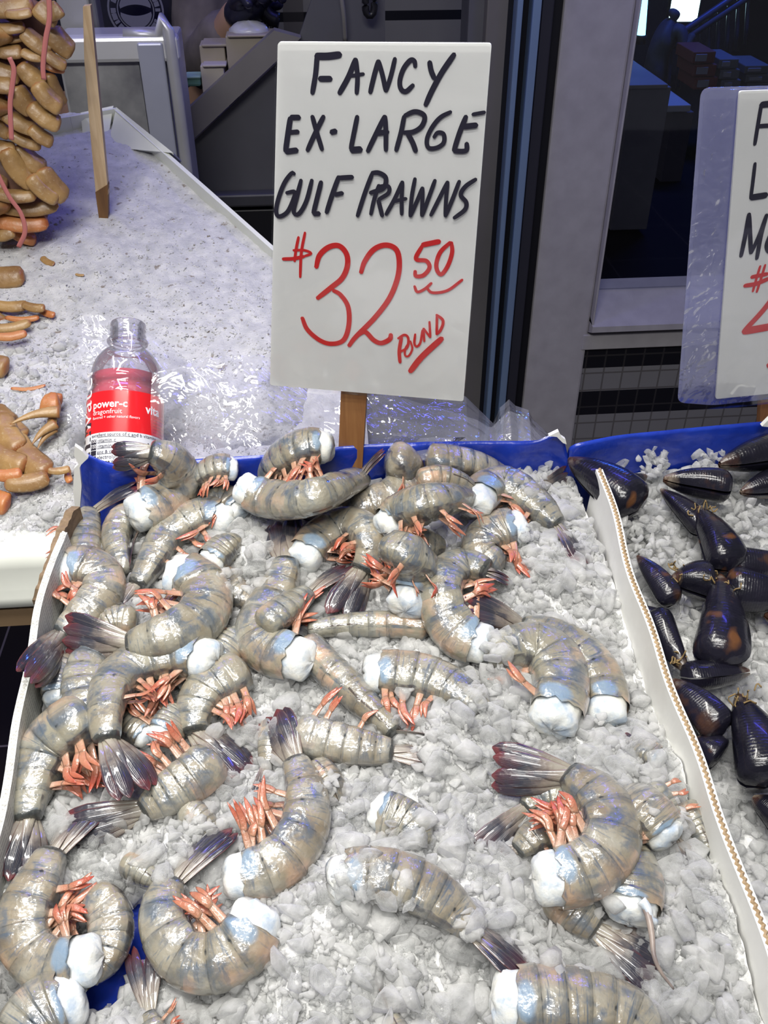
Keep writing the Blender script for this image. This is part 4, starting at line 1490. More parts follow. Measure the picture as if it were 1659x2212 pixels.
            for i in range(n1 - 1):
                for k in range(n2 - 1):
                    q_ = (i * n2 + k, i * n2 + k + 1, (i + 1) * n2 + k + 1, (i + 1) * n2 + k)
                    F.append(q_)
                    F.append(tuple(m_ + x for x in q_[::-1]))
                F.append((i * n2, (i + 1) * n2, m_ + (i + 1) * n2, m_ + i * n2))
                j = i * n2 + n2 - 1
                F.append((j, m_ + j, m_ + j + n2, j + n2))
            mesh(name, np.array(V), F, TAIL, root, uv=np.array(uvs))
        Wd = max(min(Lf_ * .155, aa * .72), aa * .34)
        b0 = c - tn * aa * .18
        Lf_ += aa * .18
        paddle('telson', rng.uniform(-3, 3), Lf_ * .72, aa * .40, aa * .22, True, b0)
        for sg in (-1, 1):
            paddle('uropod', sg * spread * .55 + rng.uniform(-2, 2), Lf_ * .96, Wd * .95, aa * .02, False, b0 + Sx * sg * aa * .20)
            paddle('uropod', sg * spread * 1.15 + rng.uniform(-2, 2), Lf_ * rng.uniform(.9, 1.0), Wd, -aa * .14, False, b0 + Sx * sg * aa * .38)
    return root
# level, legs side, width px, legs, tail tip, midline head -> tail base, label, options
PR = [
 (0, 'R', 60, 0, None, [(436, 1227), (473, 1254), (513, 1284), (550, 1300)], 'grey prawn sunk in ice right of the curled prawn with white flesh, above orange legs', dict(sink=.004)),
 (0, 'R', 52, 0, (185, 1375), [(290, 1340), (250, 1340), (210, 1358)], 'prawn mostly hidden behind the long dark tail fan near the left wall', {}),
 (0, 'R', 58, 0, None, [(455, 1215), (480, 1190), (510, 1165)], 'bluish prawn under the spread orange legs, left of the upper ice clump', dict(sink=.003)),
 (0, 'L', 64, 0, None, [(126, 1508), (124, 1462), (150, 1424)], 'small blue-white prawn end against the left card wall', {}),
 (0, 'L', 58, 0, None, [(316, 1590), (285, 1570), (255, 1550)], 'white flesh end peeping out from beneath the red-legged prawn on the left', {}),
 (0, 'L', 66, 2, None, [(350, 1592), (372, 1560), (398, 1535)], 'bluish white flesh end between two red-legged prawns on the left', {}),
 (0, 'L', 46, 0, (560, 1745), [(592, 1560), (585, 1605), (577, 1650)], 'grey tail fan poking from ice left of the upright dark tail', dict(sink=.003)),
 (0, 'D', 62, 0, None, [(680, 1660), (708, 1690), (730, 1730)], 'mottled prawn sunk in ice right of the long upright prawn', dict(sink=.006)),
 (0, 'D', 56, 0, None, [(400, 1748), (430, 1768), (462, 1800)], 'pale prawn sunk in ice above the raised dark tail at lower left', dict(sink=.006)),
 (0, 'D', 50, 0, None, [(270, 1865), (300, 1878), (340, 1905)], 'reddish prawn back sunk in ice left of the raised dark tail', dict(sink=.005)),
 (0, 'L', 48, 0, (1345, 1595), [(1420, 1640), (1395, 1625), (1372, 1612)], 'dark-tipped bluish prawn buried in ice by the right wall', dict(sink=.005)),
 (0, 'L', 84, 0, None, [(198, 1935), (232, 1962), (243, 2012), (226, 2068), (195, 2110)], 'grey shell arc behind the big curled prawn at bottom left, next to blue film', {}),
 (0, 'R', 58, 0, None, [(925, 992), (1000, 1002), (1052, 1015), (1090, 1032)], 'dark banded prawn at the blue back wall, partly under clear bag film', dict(taper=.6)),
 (0, 'L', 66, 2, (1085, 1850), [(1240, 1800), (1195, 1795), (1155, 1808), (1118, 1838)], 'pale grey prawn under the red legs of the large tan prawn at right', {}),
 (0, 'D', 52, 0, (1576, 1926), [(1478, 1740), (1508, 1790), (1535, 1845)], 'translucent prawn frozen along the right wall, dark tail pointing down', dict(sink=.004, fan=70)),
 (0, 'D', 40, 0, (1226, 1028), [(1085, 1092), (1120, 1078), (1158, 1060)], 'dark red tail poking from ice near the back right corner', dict(sink=.004)),
 (0, 'L', 82, 0, None, [(822, 1752), (858, 1765), (893, 1785), (912, 1822)], 'blue-patched prawn end buried in the middle of the ice', dict(sink=.004)),
 (0, 'R', 104, 0, (1132, 2098), [(735, 1900), (778, 1893), (838, 1898), (900, 1918), (956, 1950), (1000, 1988), (1018, 2008)], 'large green-grey banded prawn with dark belly spots and black tail, half in ice', dict(sink=.002)),
 (0, 'D', 56, 0, (783, 2072), [(905, 2330), (875, 2265), (845, 2195)], 'dark shiny tail standing out of the ice at bottom centre', dict(fan=80)),
 (0, 'D', 40, 0, (868, 2150), [(912, 2010), (905, 2032), (896, 2058)], 'small dark tail sunk in ice right of the shiny bottom tail', dict(sink=.016, flesh=0)),
 (0, 'L', 52, 2, (1512, 1908), [(1405, 1700), (1440, 1755), (1466, 1805)], 'brown tail hanging down right of the white curled flesh end', dict(fan=70)),
 (0, 'R', 60, 2, None, [(860, 1160), (905, 1175), (955, 1180)], 'dark patched bluish prawn under the splayed pink legs', {}),
 (1, 'L', 60, 1, (295, 1045), [(180, 1215), (182, 1183), (183, 1150), (190, 1120), (199, 1104)], 'prawn standing in the back left corner with its dark tail leaning right', dict(fan=70)),
 (1, 'D', 34, 0, (277, 1228), [(330, 1080), (318, 1112), (304, 1139)], 'short dark tail hanging below the white head end under the bottle', dict(fan=75)),
 (1, 'L', 50, 4, None, [(500, 1013), (470, 1012), (440, 1025), (425, 1042)], 'small prawn end in front of the blue wall, right of the prawn by the bottle', {}),
 (1, 'L', 68, 7, None, [(700, 965), (660, 968), (620, 985), (592, 1012), (588, 1036)], 'grey prawn left of the sign stake with bright red legs', dict(taper=.7)),
 (1, 'D', 50, 0, None, [(905, 1042), (950, 1035), (990, 1044), (1020, 1056)], 'pale blue-lined prawn just right of the curled pair beside the stake', {}),
 (1, 'L', 78, 3, None, [(1118, 1142), (1082, 1150), (1049, 1170), (1042, 1200), (1072, 1222)], 'curled prawn with a blue patch below the white-ended one at back right', dict(taper=.7)),
 (1, 'D', 50, 0, None, [(930, 1358), (872, 1350), (820, 1348), (770, 1349), (720, 1353), (672, 1360)], 'straight banded prawn lying sideways in the centre with a dark back line', dict(roll=-28, taper=.65)),
 (1, 'R', 84, 5, None, [(808, 1455), (850, 1457), (900, 1462), (950, 1477), (1000, 1503), (1040, 1530)], 'white-ended prawn half sunk in ice right of the diagonal prawn', dict(sink=.002)),
 (1, 'L', 96, 0, None, [(196, 1575), (184, 1510), (190, 1445), (218, 1408)], 'pale upright prawn side next to the blue-white end at the left wall', {}),
 (1, 'L', 60, 2, (1038, 1846), [(1245, 1745), (1200, 1718), (1162, 1722), (1135, 1745)], 'pale prawn beneath the large tan prawn, its dark tail pointing lower left', dict(fan=65)),
 (1, 'L', 76, 0, (1442, 2108), [(1195, 1930), (1228, 1955), (1262, 1985), (1288, 2006)], 'wide open brown tail fan at lower right with a hanging vein over it', dict(fan=88, spread=20, taper=.6)),
 (1, 'L', 108, 4, None, [(1362, 1965), (1365, 1915), (1355, 1870), (1330, 1830)], 'white-blue prawn end below the large tan prawn, vein dangling from it', {}),
 (1, 'L', 84, 5, None, [(1436, 1800), (1408, 1765), (1378, 1735), (1348, 1715)], 'prawn with a curled white end and blue patch near the right wall', {}),
 (2, 'L', 54, 0, None, [(288, 1106), (262, 1130), (252, 1163), (258, 1200), (268, 1232)], 'pale prawn hanging down between the corner prawn and a short dark tail', {}),
 (2, 'L', 54, 3, None, [(520, 1100), (492, 1082), (462, 1086), (440, 1102)], 'bluish prawn end behind the long diagonal prawn, left of the front sideways one', {}),
 (2, 'R', 70, 7, None, [(838, 1138), (872, 1105), (922, 1087), (973, 1077), (1015, 1075)], 'blue-striped prawn with splayed pink legs, right of centre at the back', dict(taper=.62)),
 (2, 'L', 84, 6, None, [(880, 1306), (896, 1262), (896, 1220), (872, 1192), (838, 1180)], 'prawn with blue patch and square white end, right of the purple-tailed one', dict(taper=.7)),
 (2, 'R', 84, 3, (1098, 1252), [(1040, 1390), (1003, 1376), (972, 1342), (955, 1297), (960, 1256), (985, 1230), (1018, 1224), (1052, 1234)], 'C-shaped prawn in the right half with a peach end pointing down', {}),
 (2, 'L', 60, 4, None, [(470, 1428), (495, 1398), (525, 1365)], 'bluish white prawn end left of the upright prawn in the centre', {}),
 (2, 'L', 98, 7, (45, 1902), [(190, 1542), (150, 1572), (114, 1606), (88, 1650), (72, 1700), (64, 1740), (64, 1768)], 'large prawn along the left wall with orange legs and brown tail pointing down', dict(fan=70, spread=24)),
 (2, 'D', 64, 0, (986, 1628), [(655, 1385), (706, 1441), (747, 1478), (787, 1519), (825, 1552), (852, 1583)], 'long straight diagonal prawn with dark back line and violet tail edge', dict(roll=22, fan=60)),
 (2, 'R', 108, 7, (203, 1738), [(195, 2072), (145, 2085), (101, 2079), (68, 2050), (53, 2008), (62, 1962), (81, 1920), (98, 1880), (115, 1842)], 'big curled prawn at bottom left with red legs and ragged white flesh', dict(fan=65)),
 (2, 'R', 112, 6, (487, 1785), [(553, 1985), (530, 2030), (492, 2062), (445, 2078), (402, 2066), (372, 2030), (356, 1985), (358, 1940), (374, 1902)], 'tightly curled prawn at lower left with a raised black tail', dict(fan=60, taper=.44)),
 (3, 'L', 78, 0, (1003, 1304), [(1312, 1543), (1310, 1508), (1295, 1465), (1262, 1422), (1212, 1385), (1165, 1362), (1128, 1352)], 'bluish prawn behind the tan one at right, black tail pointing left', dict(taper=.42, lift=.022, fan=75)),
 (3, 'L', 66, 3, (248, 1336), [(490, 1119), (449, 1113), (405, 1129), (365, 1156), (338, 1197), (317, 1234), (297, 1264)], 'long diagonal prawn at upper left with white end and pink-orange legs', dict(fan=70, spread=26)),
 (3, 'R', 66, 1, (658, 1127), [(840, 985), (867, 1000), (879, 1038), (852, 1068), (801, 1089), (754, 1103), (720, 1110)], 'hairpin-bent prawn right of the stake with its tail to the left', dict(taper=.42)),
 (3, 'L', 74, 2, (990, 1642), [(640, 1580), (703, 1598), (754, 1609), (804, 1617), (847, 1622)], 'pale glossy prawn lying straight, tail to the right in the middle', dict(fan=70, taper=.6)),
 (3, 'L', 86, 9, (300, 1713), [(450, 1424), (405, 1416), (354, 1424), (304, 1437), (262, 1462), (240, 1495), (230, 1535), (230, 1572), (233, 1598)], 'large humped prawn at left with white end and many red legs', dict(fan=70, spread=20, taper=.6)),
 (3, 'R', 86, 6, (137, 1800), [(458, 1638), (432, 1665), (400, 1690), (365, 1715), (330, 1738), (310, 1752)], 'prawn sloping down left with red legs above and long grey-black tail', dict(fan=70)),
 (3, 'R', 72, 6, (1258, 1214), [(1028, 1087), (1049, 1062), (1089, 1052), (1133, 1076), (1173, 1106), (1207, 1133)], 'prawn with a fat white end and pink legs at back right, thin red tail', dict(taper=.38)),
 (3, 'R', 72, 7, (733, 1332), [(655, 1208), (690, 1168), (735, 1142), (776, 1142), (799, 1172), (795, 1205), (783, 1232)], 'curled prawn in the upper centre with tan legs and purple tail', dict(fan=72, taper=.62)),
 (4, 'R', 80, 5, (60, 1470), [(140, 1236), (169, 1228), (203, 1236), (222, 1258), (217, 1288), (192, 1318), (159, 1348), (132, 1372)], 'round-backed prawn at the left wall with red legs and silver-black tail', dict(fan=45, taper=.5, spread=5)),
 (4, 'L', 84, 8, (522, 1673), [(525, 1450), (490, 1468), (455, 1488), (430, 1520), (421, 1555), (422, 1582)], 'prawn left of centre with red-tipped legs and short blue-black fan', dict(fan=80, spread=16, taper=.62)),
 (4, 'L', 80, 4, (243, 985), [(300, 1108), (341, 1093), (372, 1066), (386, 1031), (370, 997), (345, 982), (326, 977)], 'humped prawn before the red bottle, tail reaching left over the blue wall', dict(taper=.5)),
 (4, 'R', 92, 6, (138, 1372), [(385, 1243), (412, 1250), (437, 1274), (443, 1310), (420, 1347), (375, 1368), (324, 1383), (277, 1392)], 'strongly curled prawn left of centre with jagged white end, black tail to the left', dict(taper=.46)),
 (4, 'L', 66, 6, (828, 975), [(528, 1054), (565, 1073), (609, 1082), (652, 1079), (700, 1065), (740, 1048), (781, 1032)], 'smooth tan prawn lying sideways across the front of the stake', dict(taper=.56)),
 (4, 'R', 88, 4, (612, 1122), [(655, 1425), (612, 1414), (577, 1397), (562, 1369), (572, 1335), (588, 1305), (605, 1271), (615, 1241), (620, 1211)], 'upright prawn in the centre with square white end facing down right', dict(fan=75, taper=.5)),
 (3, 'L', 116, 9, (1068, 1655), [(1180, 1897), (1212, 1894), (1255, 1880), (1298, 1850), (1316, 1805), (1308, 1758), (1280, 1718), (1250, 1690), (1228, 1672)], 'large tan C-shaped prawn at lower right with bright red legs', dict(fan=60, taper=.42)),
 (4, 'L', 102, 1, None, [(1196, 1555), (1207, 1502), (1205, 1452), (1180, 1414), (1140, 1398), (1098, 1404), (1070, 1420)], 'pinkish arched prawn at right with white end down, beside a bluish one', dict(taper=.5)),
 (4, 'L', 96, 7, (585, 1545), [(508, 1893), (547, 1887), (592, 1867), (627, 1835), (653, 1790), (660, 1740), (655, 1700), (642, 1662), (634, 1645)], 'big S-curved prawn in the lower centre with orange legs and upright dark tail', dict(fan=65, taper=.5)),
 (5, 'R', 58, 0, (757, 1222), [(570, 1352), (600, 1330), (632, 1306), (666, 1282)], 'short prawn crossing the upright centre prawn, dark tail to upper right', dict(taper=.6)),
 (1, 'R', 130, 5, None, [(1092, 2158), (1140, 2163), (1215, 2165), (1290, 2175), (1360, 2197), (1405, 2240)], 'large prawn at the bottom edge with a broad blue-white end and orange legs', {}),
 (2, 'L', 124, 0, None, [(150, 2160), (104, 2186), (62, 2228), (30, 2290)], 'big white flesh end at the bottom left corner', {}),
 (1, 'R', 54, 4, (306, 2040), [(352, 2300), (338, 2245), (322, 2188)], 'brown-red tail pointing up at the bottom edge between two curled prawns', dict(fan=80, spread=22)),
]
PR.sort(key=lambda r: r[0])
# prawns whose cut end does not show
HID = {(436, 1227), (290, 1340), (680, 1660), (400, 1748), (270, 1865), (198, 1935), (925, 992), (1240, 1800), (1478, 1740), (1085, 1092), (1405, 1700), (180, 1215), (330, 1080), (905, 1042),
       (930, 1358), (196, 1575), (1245, 1745), (1195, 1930), (288, 1106), (840, 985), (655, 1385), (640, 1580), (458, 1638), (190, 1542), (525, 1450), (570, 1352), (905, 2330), (912, 2010), (352, 2300), (592, 1560)}
for r in PR:
    if r[5][0] in HID: r[7]['flesh'] = 0
    prawn(*r[:7], **r[7])

# the long vein dangling from the white-blue prawn end at lower right
t = thing('prawn_vein', T(1400, 1960, .02), 'thin grey vein strand trailing over the wide open tail fan at lower right', 'strand')
S = spline([tuple(T(x, y, hh)) for x, y, hh in ((1392, 1955, .026), (1402, 1985, .027), (1408, 2020, .026), (1413, 2065, .024), (1428, 2100, .020), (1455, 2136, .014))], 26)
v, f, uv = tube(S, np.linspace(.0022, .0006, 26), 8)
mesh('strand', v, f, varied('vein', (0.16, 0.13, 0.13), (0.34, 0.28, 0.24), 120, 0.35), t)
t2 = spline([tuple(T(x, y, hh)) for x, y, hh in ((1385, 1945, .028), (1398, 1962, .027), (1404, 1985, .026), (1418, 1992, .024))], 12)
v, f, uv = tube(t2, np.linspace(.003, .0018, 12), 8)
mesh('flesh_shred', v, f, FLESH, t)
# ------------------------------------------------------------------ crushed ice: bed and flakes
def flakes(n, seed, round_=False):
    r = np.random.default_rng(seed)
    out = []
    for i in range(n):
        k = r.integers(5, 9)
        an = np.sort(r.uniform(0, 2 * math.pi, k))
        ra = r.uniform(.55, 1.0, k)
        asp, th = r.uniform(.45, .95), r.uniform(.07, .30)
        lo = np.stack([ra * np.cos(an), asp * ra * np.sin(an), np.full(k, -th) + r.uniform(-.06, .06, k)], 1)
        hi = lo * np.array([1, 1, 0]) * r.uniform(.62, .97, (k, 1)) + np.stack([np.zeros(k), np.zeros(k), th + r.uniform(-.1, .1, k)], 1)
        p = np.concatenate([lo, hi])
        bm = bmesh.new()
        for q in p: bm.verts.new(q)
        res = bmesh.ops.convex_hull(bm, input=bm.verts)
        junk = [g for g in res['geom_interior'] if isinstance(g, bmesh.types.BMVert)]
        if junk: bmesh.ops.delete(bm, geom=junk, context='VERTS')
        if round_: bmesh.ops.subdivide_edges(bm, edges=bm.edges, cuts=1, use_grid_fill=True, smooth=.12)
        bmesh.ops.triangulate(bm, faces=bm.faces)
        bm.verts.index_update()
        V = np.array([v.co[:] for v in bm.verts])
        F = np.array([[v.index for v in f.verts] for f in bm.faces])
        bm.free()
        out.append((V, F))
    return out


FLK = flakes(36, 5)
FLKR = flakes(30, 6, True)


def rotm(n, r, tiltmax):
    """random rotations: spin about the flake normal, tilted from the surface normal"""
    a = r.uniform(0, 2 * math.pi, n)
    b = np.clip(np.abs(r.normal(0, tiltmax, n)), 0, 1.5)
    c = r.uniform(0, 2 * math.pi, n)
    def Rz(t):
        z = np.zeros_like(t); o = np.ones_like(t)
        return np.stack([np.stack([np.cos(t), -np.sin(t), z], -1), np.stack([np.sin(t), np.cos(t), z], -1), np.stack([z, z, o], -1)], -2)
    def Rx(t):
        z = np.zeros_like(t); o = np.ones_like(t)
        return np.stack([np.stack([o, z, z], -1), np.stack([z, np.cos(t), -np.sin(t)], -1), np.stack([z, np.sin(t), np.cos(t)], -1)], -2)
    return Rz(c) @ Rx(b) @ Rz(a)


def flake_mesh(name, pos, size, seed, basis, mat, tilt=.6, parent=None, origin=None, FLK=FLK):
    r = np.random.default_rng(seed)
    n = len(pos)
    Rm = np.einsum('ij,njk->nik', basis, rotm(n, r, tilt))
    kind = r.integers(0, len(FLK), n)
    Vs, Fs, k = [], [], 0
    for q, (V, F) in enumerate(FLK):
        ids = np.nonzero(kind == q)[0]
        if not len(ids): continue
        P = np.einsum('nij,vj->nvi', Rm[ids], V) * size[ids][:, None, None] + pos[ids][:, None, :]
        m = len(V)
        Vs.append(P.reshape(-1, 3))
        Fs.append((F[None] + (k + m * np.arange(len(ids)))[:, None, None]).reshape(-1, 3))
        k += m * len(ids)
    V, F = np.concatenate(Vs), np.concatenate(Fs)
    off = np.array(origin) if origin is not None else np.zeros(3)
    me = bpy.data.meshes.new(name)
    me.vertices.add(len(V))
    me.vertices.foreach_set('co', (V - off).astype(np.float32).ravel())
    me.loops.add(F.size)
    me.loops.foreach_set('vertex_index', F.astype(np.int32).ravel())
    me.polygons.add(len(F))
    me.polygons.foreach_set('loop_start', np.arange(0, F.size, 3, dtype=np.int32))
    me.update(calc_edges=True)
    me.materials.append(mat)
    o = bpy.data.objects.new(name, me)
    COL.objects.link(o)
    if parent: o.parent = parent
    if origin is not None: o.location = origin
    return o


BAS = np.stack([np.array(TU), np.array(TV), np.array(TN)], 1)


def Wn(u, v, h): return np.array(TO)[None] + np.outer(u, TU) + np.outer(v, TV) + np.outer(h, TN)


def bed(name, u0, u1, v0, v1, hfun, mat, parent, du=.003):
    nu, nv = int((u1 - u0) / du), int((v1 - v0) / du)
    UU, VV = np.meshgrid(np.linspace(u0, u1, nu), np.linspace(v0, v1, nv), indexing='ij')
    H = hfun(UU, VV)
    V = Wn(UU.ravel(), VV.ravel(), H.ravel())
    i, j = np.meshgrid(np.arange(nu - 1), np.arange(nv - 1), indexing='ij')
    a = (i * nv + j).ravel()
    F = np.stack([a, a + nv, a + nv + 1, a + 1], 1)
    return mesh(name, V, F, mat, parent, origin=None)


def tray_bed(U_, V_): return ice_surface(U_, V_) - .002 + .0024 * fbm(U_, V_, 240, 77, 2)


r = np.random.default_rng(3)
IC = thing('crushed_ice', W(-.02, -.05, -.03), 'bed of clear crushed ice flakes filling the prawn box', 'ice')
IC['kind'] = 'stuff'
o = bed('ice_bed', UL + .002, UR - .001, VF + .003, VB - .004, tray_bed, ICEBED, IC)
o['kind'] = 'stuff'
n = 34000
u, v = r.uniform(UL + .004, UR - .003, n), r.uniform(VF + .1, VB - .008, n)
size = np.clip(r.lognormal(math.log(.0031), .70, n), .0011, .0135)
base = ice_surface(u, v)
h = base + r.uniform(-.45, .45, n) * size
top = sample(GRID, u, v)
keep = (top - base < .026) | (r.random(n) < .25)
dipk = np.zeros(n, bool)
for (du_, dv_), rr, a in _dp: dipk |= ((u - du_) ** 2 + (v - dv_) ** 2 < (rr * .95) ** 2) & (r.random(n) < .85)
keep &= ~dipk & ((u - size * .6 > UL + .002) & (u + size * .6 < UR - .001))
pos = Wn(u, v, h)[keep]
big = size[keep] > .0056
o = flake_mesh('ice_flakes', pos[big] - np.array(IC.location), size[keep][big], 9, BAS, ICE, .5, IC, FLK=FLKR)
o['kind'] = 'stuff'
o = flake_mesh('ice_crumbs', pos[~big] - np.array(IC.location), size[keep][~big], 10, BAS, ICE, .6, IC)
o['kind'] = 'stuff'
# loose flakes lying over half buried prawns
cov = [(1078, 1418, 26, 45), (930, 1570, 60, 90), (1010, 1545, 40, 60), (880, 1500, 18, 14), (770, 1930, 45, 60), (830, 1990, 60, 60), (1010, 2020, 30, 20), (870, 1820, 45, 60), (910, 1760, 25, 20), (1350, 1650, 60, 70), (1290, 1600, 40, 40),
       (1480, 1780, 40, 40), (1520, 1850, 30, 30), (1180, 1215, 45, 60), (1130, 1190, 25, 20), (430, 1790, 35, 40), (350, 1880, 25, 20), (900, 1190, 35, 25), (1060, 1500, 45, 50), (700, 1700, 30, 25),
       (1500, 1990, 60, 60), (860, 2100, 40, 30), (1140, 1090, 30, 25), (1050, 1650, 30, 25), (560, 1240, 40, 50), (500, 1260, 30, 25), (1070, 1760, 25, 20), (1290, 1960, 20, 8), (1390, 1780, 15, 5), (1230, 2080, 60, 30)]
U2, V2, H2, S2 = [], [], [], []
for x, y, rad, k in cov:
    for _ in range(k):
        a, q = r.uniform(0, 6.283), rad * math.sqrt(r.random())
        p = UV(T(x + q * math.cos(a), y + q * math.sin(a), .006))
        if not (UL + .012 < p[0] < UR - .012): continue
        s = float(np.clip(r.lognormal(math.log(.0046), .5), .002, .012))
        g = float(sample(GRID, p[0], p[1]))
        g0 = float(sample(ICEH, p[0], p[1]))
        if g - g0 > .030: continue
        U2.append(p[0]); V2.append(p[1]); S2.append(s); H2.append(g + .10 * s)
pos = Wn(np.array(U2), np.array(V2), np.array(H2))
o = flake_mesh('loose_flakes', pos - np.array(IC.location), np.array(S2), 19, BAS, ICE, .45, IC, FLK=FLKR)
o['kind'] = 'stuff'

# mussel box ice
def mus_h(U_, V_): return -.012 + .010 * fbm(U_, V_, 22, 41) + .005 * fbm(U_, V_, 80, 43)


MI = thing('crushed_ice', W(.45, -.02, -.03), 'crushed ice under the black mussels', 'ice')
MI['kind'] = 'stuff'
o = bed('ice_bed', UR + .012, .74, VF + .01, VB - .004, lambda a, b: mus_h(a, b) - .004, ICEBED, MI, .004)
o['kind'] = 'stuff'
n = 8000
u, v = r.uniform(UR + .014, .52, n), r.uniform(VF + .1, VB - .01, n)
size = np.clip(r.lognormal(math.log(.0046), .55, n), .002, .013)
h = mus_h(u, v) + r.uniform(-.3, .5, n) * size
k2 = (u - size > UR + .011)
o = flake_mesh('ice_flakes', Wn(u, v, h)[k2] - np.array(MI.location), size[k2], 29, BAS, ICE, .55, MI, FLK=FLKR)
o['kind'] = 'stuff'
# clumps of ice thrown against the blue back wall of the mussel box
U2, V2, H2, S2 = [], [], [], []
for x, y, rad, k, hh in ((1410, 990, 34, 60, .012), (1540, 1010, 40, 60, .012), (1340, 1120, 50, 70, .006), (1400, 1170, 60, 80, .004), (1620, 1120, 45, 50, .006), (1130, 1012, 60, 70, .004)):
    for _ in range(k):
        a, q = r.uniform(0, 6.283), rad * math.sqrt(r.random())
        p = UV(T(x + q * math.cos(a), y + q * math.sin(a), hh))
        if p[1] > VB - .006: continue
        U2.append(p[0]); V2.append(p[1]); S2.append(r.uniform(.003, .008)); H2.append(hh + r.uniform(-.008, .004))
U2, V2 = np.array(U2), np.array(V2)
kk = np.abs(U2 - UR) > .012
o = flake_mesh('ice_clumps', (Wn(U2, V2, np.array(H2)) - np.array(MI.location))[kk], np.array(S2)[kk], 39, BAS, ICE, .7, MI, FLK=FLKR)
o['kind'] = 'stuff'

# coarser lumps on the near part of the bank
n = 4200
px_, py_ = r.uniform(-60, 300, n), r.uniform(600, 1185, n)
sz = np.clip(r.lognormal(math.log(.0032), .5, n), .0014, .009)
pp = np.array([tuple(bank_pt(a, b)) for a, b in zip(px_, py_)])
ok = (pp[:, 0] < -.175) | (pp[:, 1] > W(0, VB, 0).y + .03)
ok &= pp[:, 1] > YLIP + .004
ok &= r.random(n) < np.clip((py_ - 600) / 330, 0, 1) ** 1.5 * np.clip((300 - px_) / 160, 0, 1)
bb_ = np.stack([[1, 0, 0], np.cross(np.array(BN), [1, 0, 0]), np.array(BN)], 1)
o = flake_mesh('ice_lumps', pp[ok] - np.array(bank.location), sz[ok] * 1.25, 49, bb_, ICE, .6, bank)
o['kind'] = 'stuff'

# fine crystals over the whole bank
n = 12000
px_, py_ = r.uniform(-60, 640, n), 240 + 940 * np.sqrt(r.random(n))
pp = np.array([tuple(bank_pt(a, b)) for a, b in zip(px_, py_)])
lim = np.array([min(pe(max(y, p2.y)), x_r) - .012 for y in pp[:, 1]])
ok = (pp[:, 0] < lim) & (pp[:, 1] > YLIP + .004) & (pp[:, 1] < p0.y - .01) & ((pp[:, 0] < -.175) | (pp[:, 1] > W(0, VB, 0).y + .03))
sz = np.clip(r.lognormal(math.log(.0015), .4, n), .0008, .0034)
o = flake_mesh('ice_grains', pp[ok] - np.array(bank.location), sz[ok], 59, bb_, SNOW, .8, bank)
o['kind'] = 'stuff'
# ------------------------------------------------------------------ mussels
def mussel(p0, p1, wpx, label, h=.010, roll=0.0, gap=5.0, beard=False, flip=1):
    """two-valved mussel from umbo pixel p0 to rounded end pixel p1; roll turns it about its long axis"""
    A, Bp = T(p0[0], p0[1], h), T(p1[0], p1[1], h)
    A, Bp = A - (Bp - A) * .05, Bp + (Bp - A) * .06
    wpx = wpx * 1.22
    ax = (Bp - A)
    L = ax.length
    ax.normalize()
    side = TN.cross(ax).normalized() * flip
    nrm = ax.cross(side) * (1 if flip > 0 else -1)
    if nrm @ TN < 0: nrm = -nrm
    q = Matrix.Rotation(math.radians(roll), 3, ax)
    side, nrm = q @ side, q @ nrm
    depth = ((A + Bp) / 2 - CAM) @ Vector(FWD)
    Wd = wpx * depth / FPX / 2
    t = thing('mussel', (A + Bp) / 2 - TN * Wd * .4, label, 'mussel', 'mussels on the crushed ice')
    n1, n2 = 22, 15
    for sgn in (1, -1):
        V, uv = [], []
        g = math.radians(gap) * .5 * sgn
        for face in (1, 0):
            for i in range(n1):
                e = i / (n1 - 1)
                prof = (math.sin(math.pi * min(e * .62 + .02, 1) ) ** .8) * (1 if e < .8 else max(1 - ((e - .8) / .2) ** 2.4, 0.0) ** .5)
                up_ = Wd * 1.08 * prof
                lo_ = Wd * .86 * prof * (1 - .25 * math.sin(math.pi * e))
                for k in range(n2):
                    s = -1 + 2 * k / (n2 - 1)
                    y = (up_ if s > 0 else lo_) * s
                    dome = Wd * .78 * (prof ** .8) * max(1 - s * s, 0) ** .55 * face
                    z = sgn * (dome + .0004)
                    yy = y
                    # valves open about the hinge on the upper edge near the umbo
                    zz = z + sgn * (up_ - y) * math.tan(abs(g))
                    V.append(A + ax * (L * e) + side * yy + nrm * zz)
                    uv.append((e, (s + 1) / 2))
        F = []
        m = n1 * n2
        for i in range(n1 - 1):
            for k in range(n2 - 1):
                f = (i * n2 + k, i * n2 + k + 1, (i + 1) * n2 + k + 1, (i + 1) * n2 + k)
                F.append(f if sgn > 0 else f[::-1])
                b = tuple(m + x for x in f)
                F.append(b[::-1] if sgn > 0 else b)
        mesh('valve', V, F, MUSSEL, t, uv=np.array(uv))
    if beard:
        rr = np.random.default_rng(int(p0[0] * 7 + p0[1]))
        parts = []
        for _ in range(9):
            b0 = A + ax * L * rr.uniform(.05, .22) + side * rr.uniform(-.5, .5) * Wd + nrm * Wd * rr.uniform(.1, .5)
            pts = [b0]
            for k in range(3): pts.append(pts[-1] + Vector(rr.normal(size=3)) * .0022 + TN * .0008)
            v, f, _u = tube(spline([tuple(p) for p in pts], 8), .00055, 5)
            parts.append((v, f))
        V, F = merge(parts)
        o = mesh('beard', V, F, simple('beard_thread', (0.22, 0.15, 0.06), .8), t)
    return t


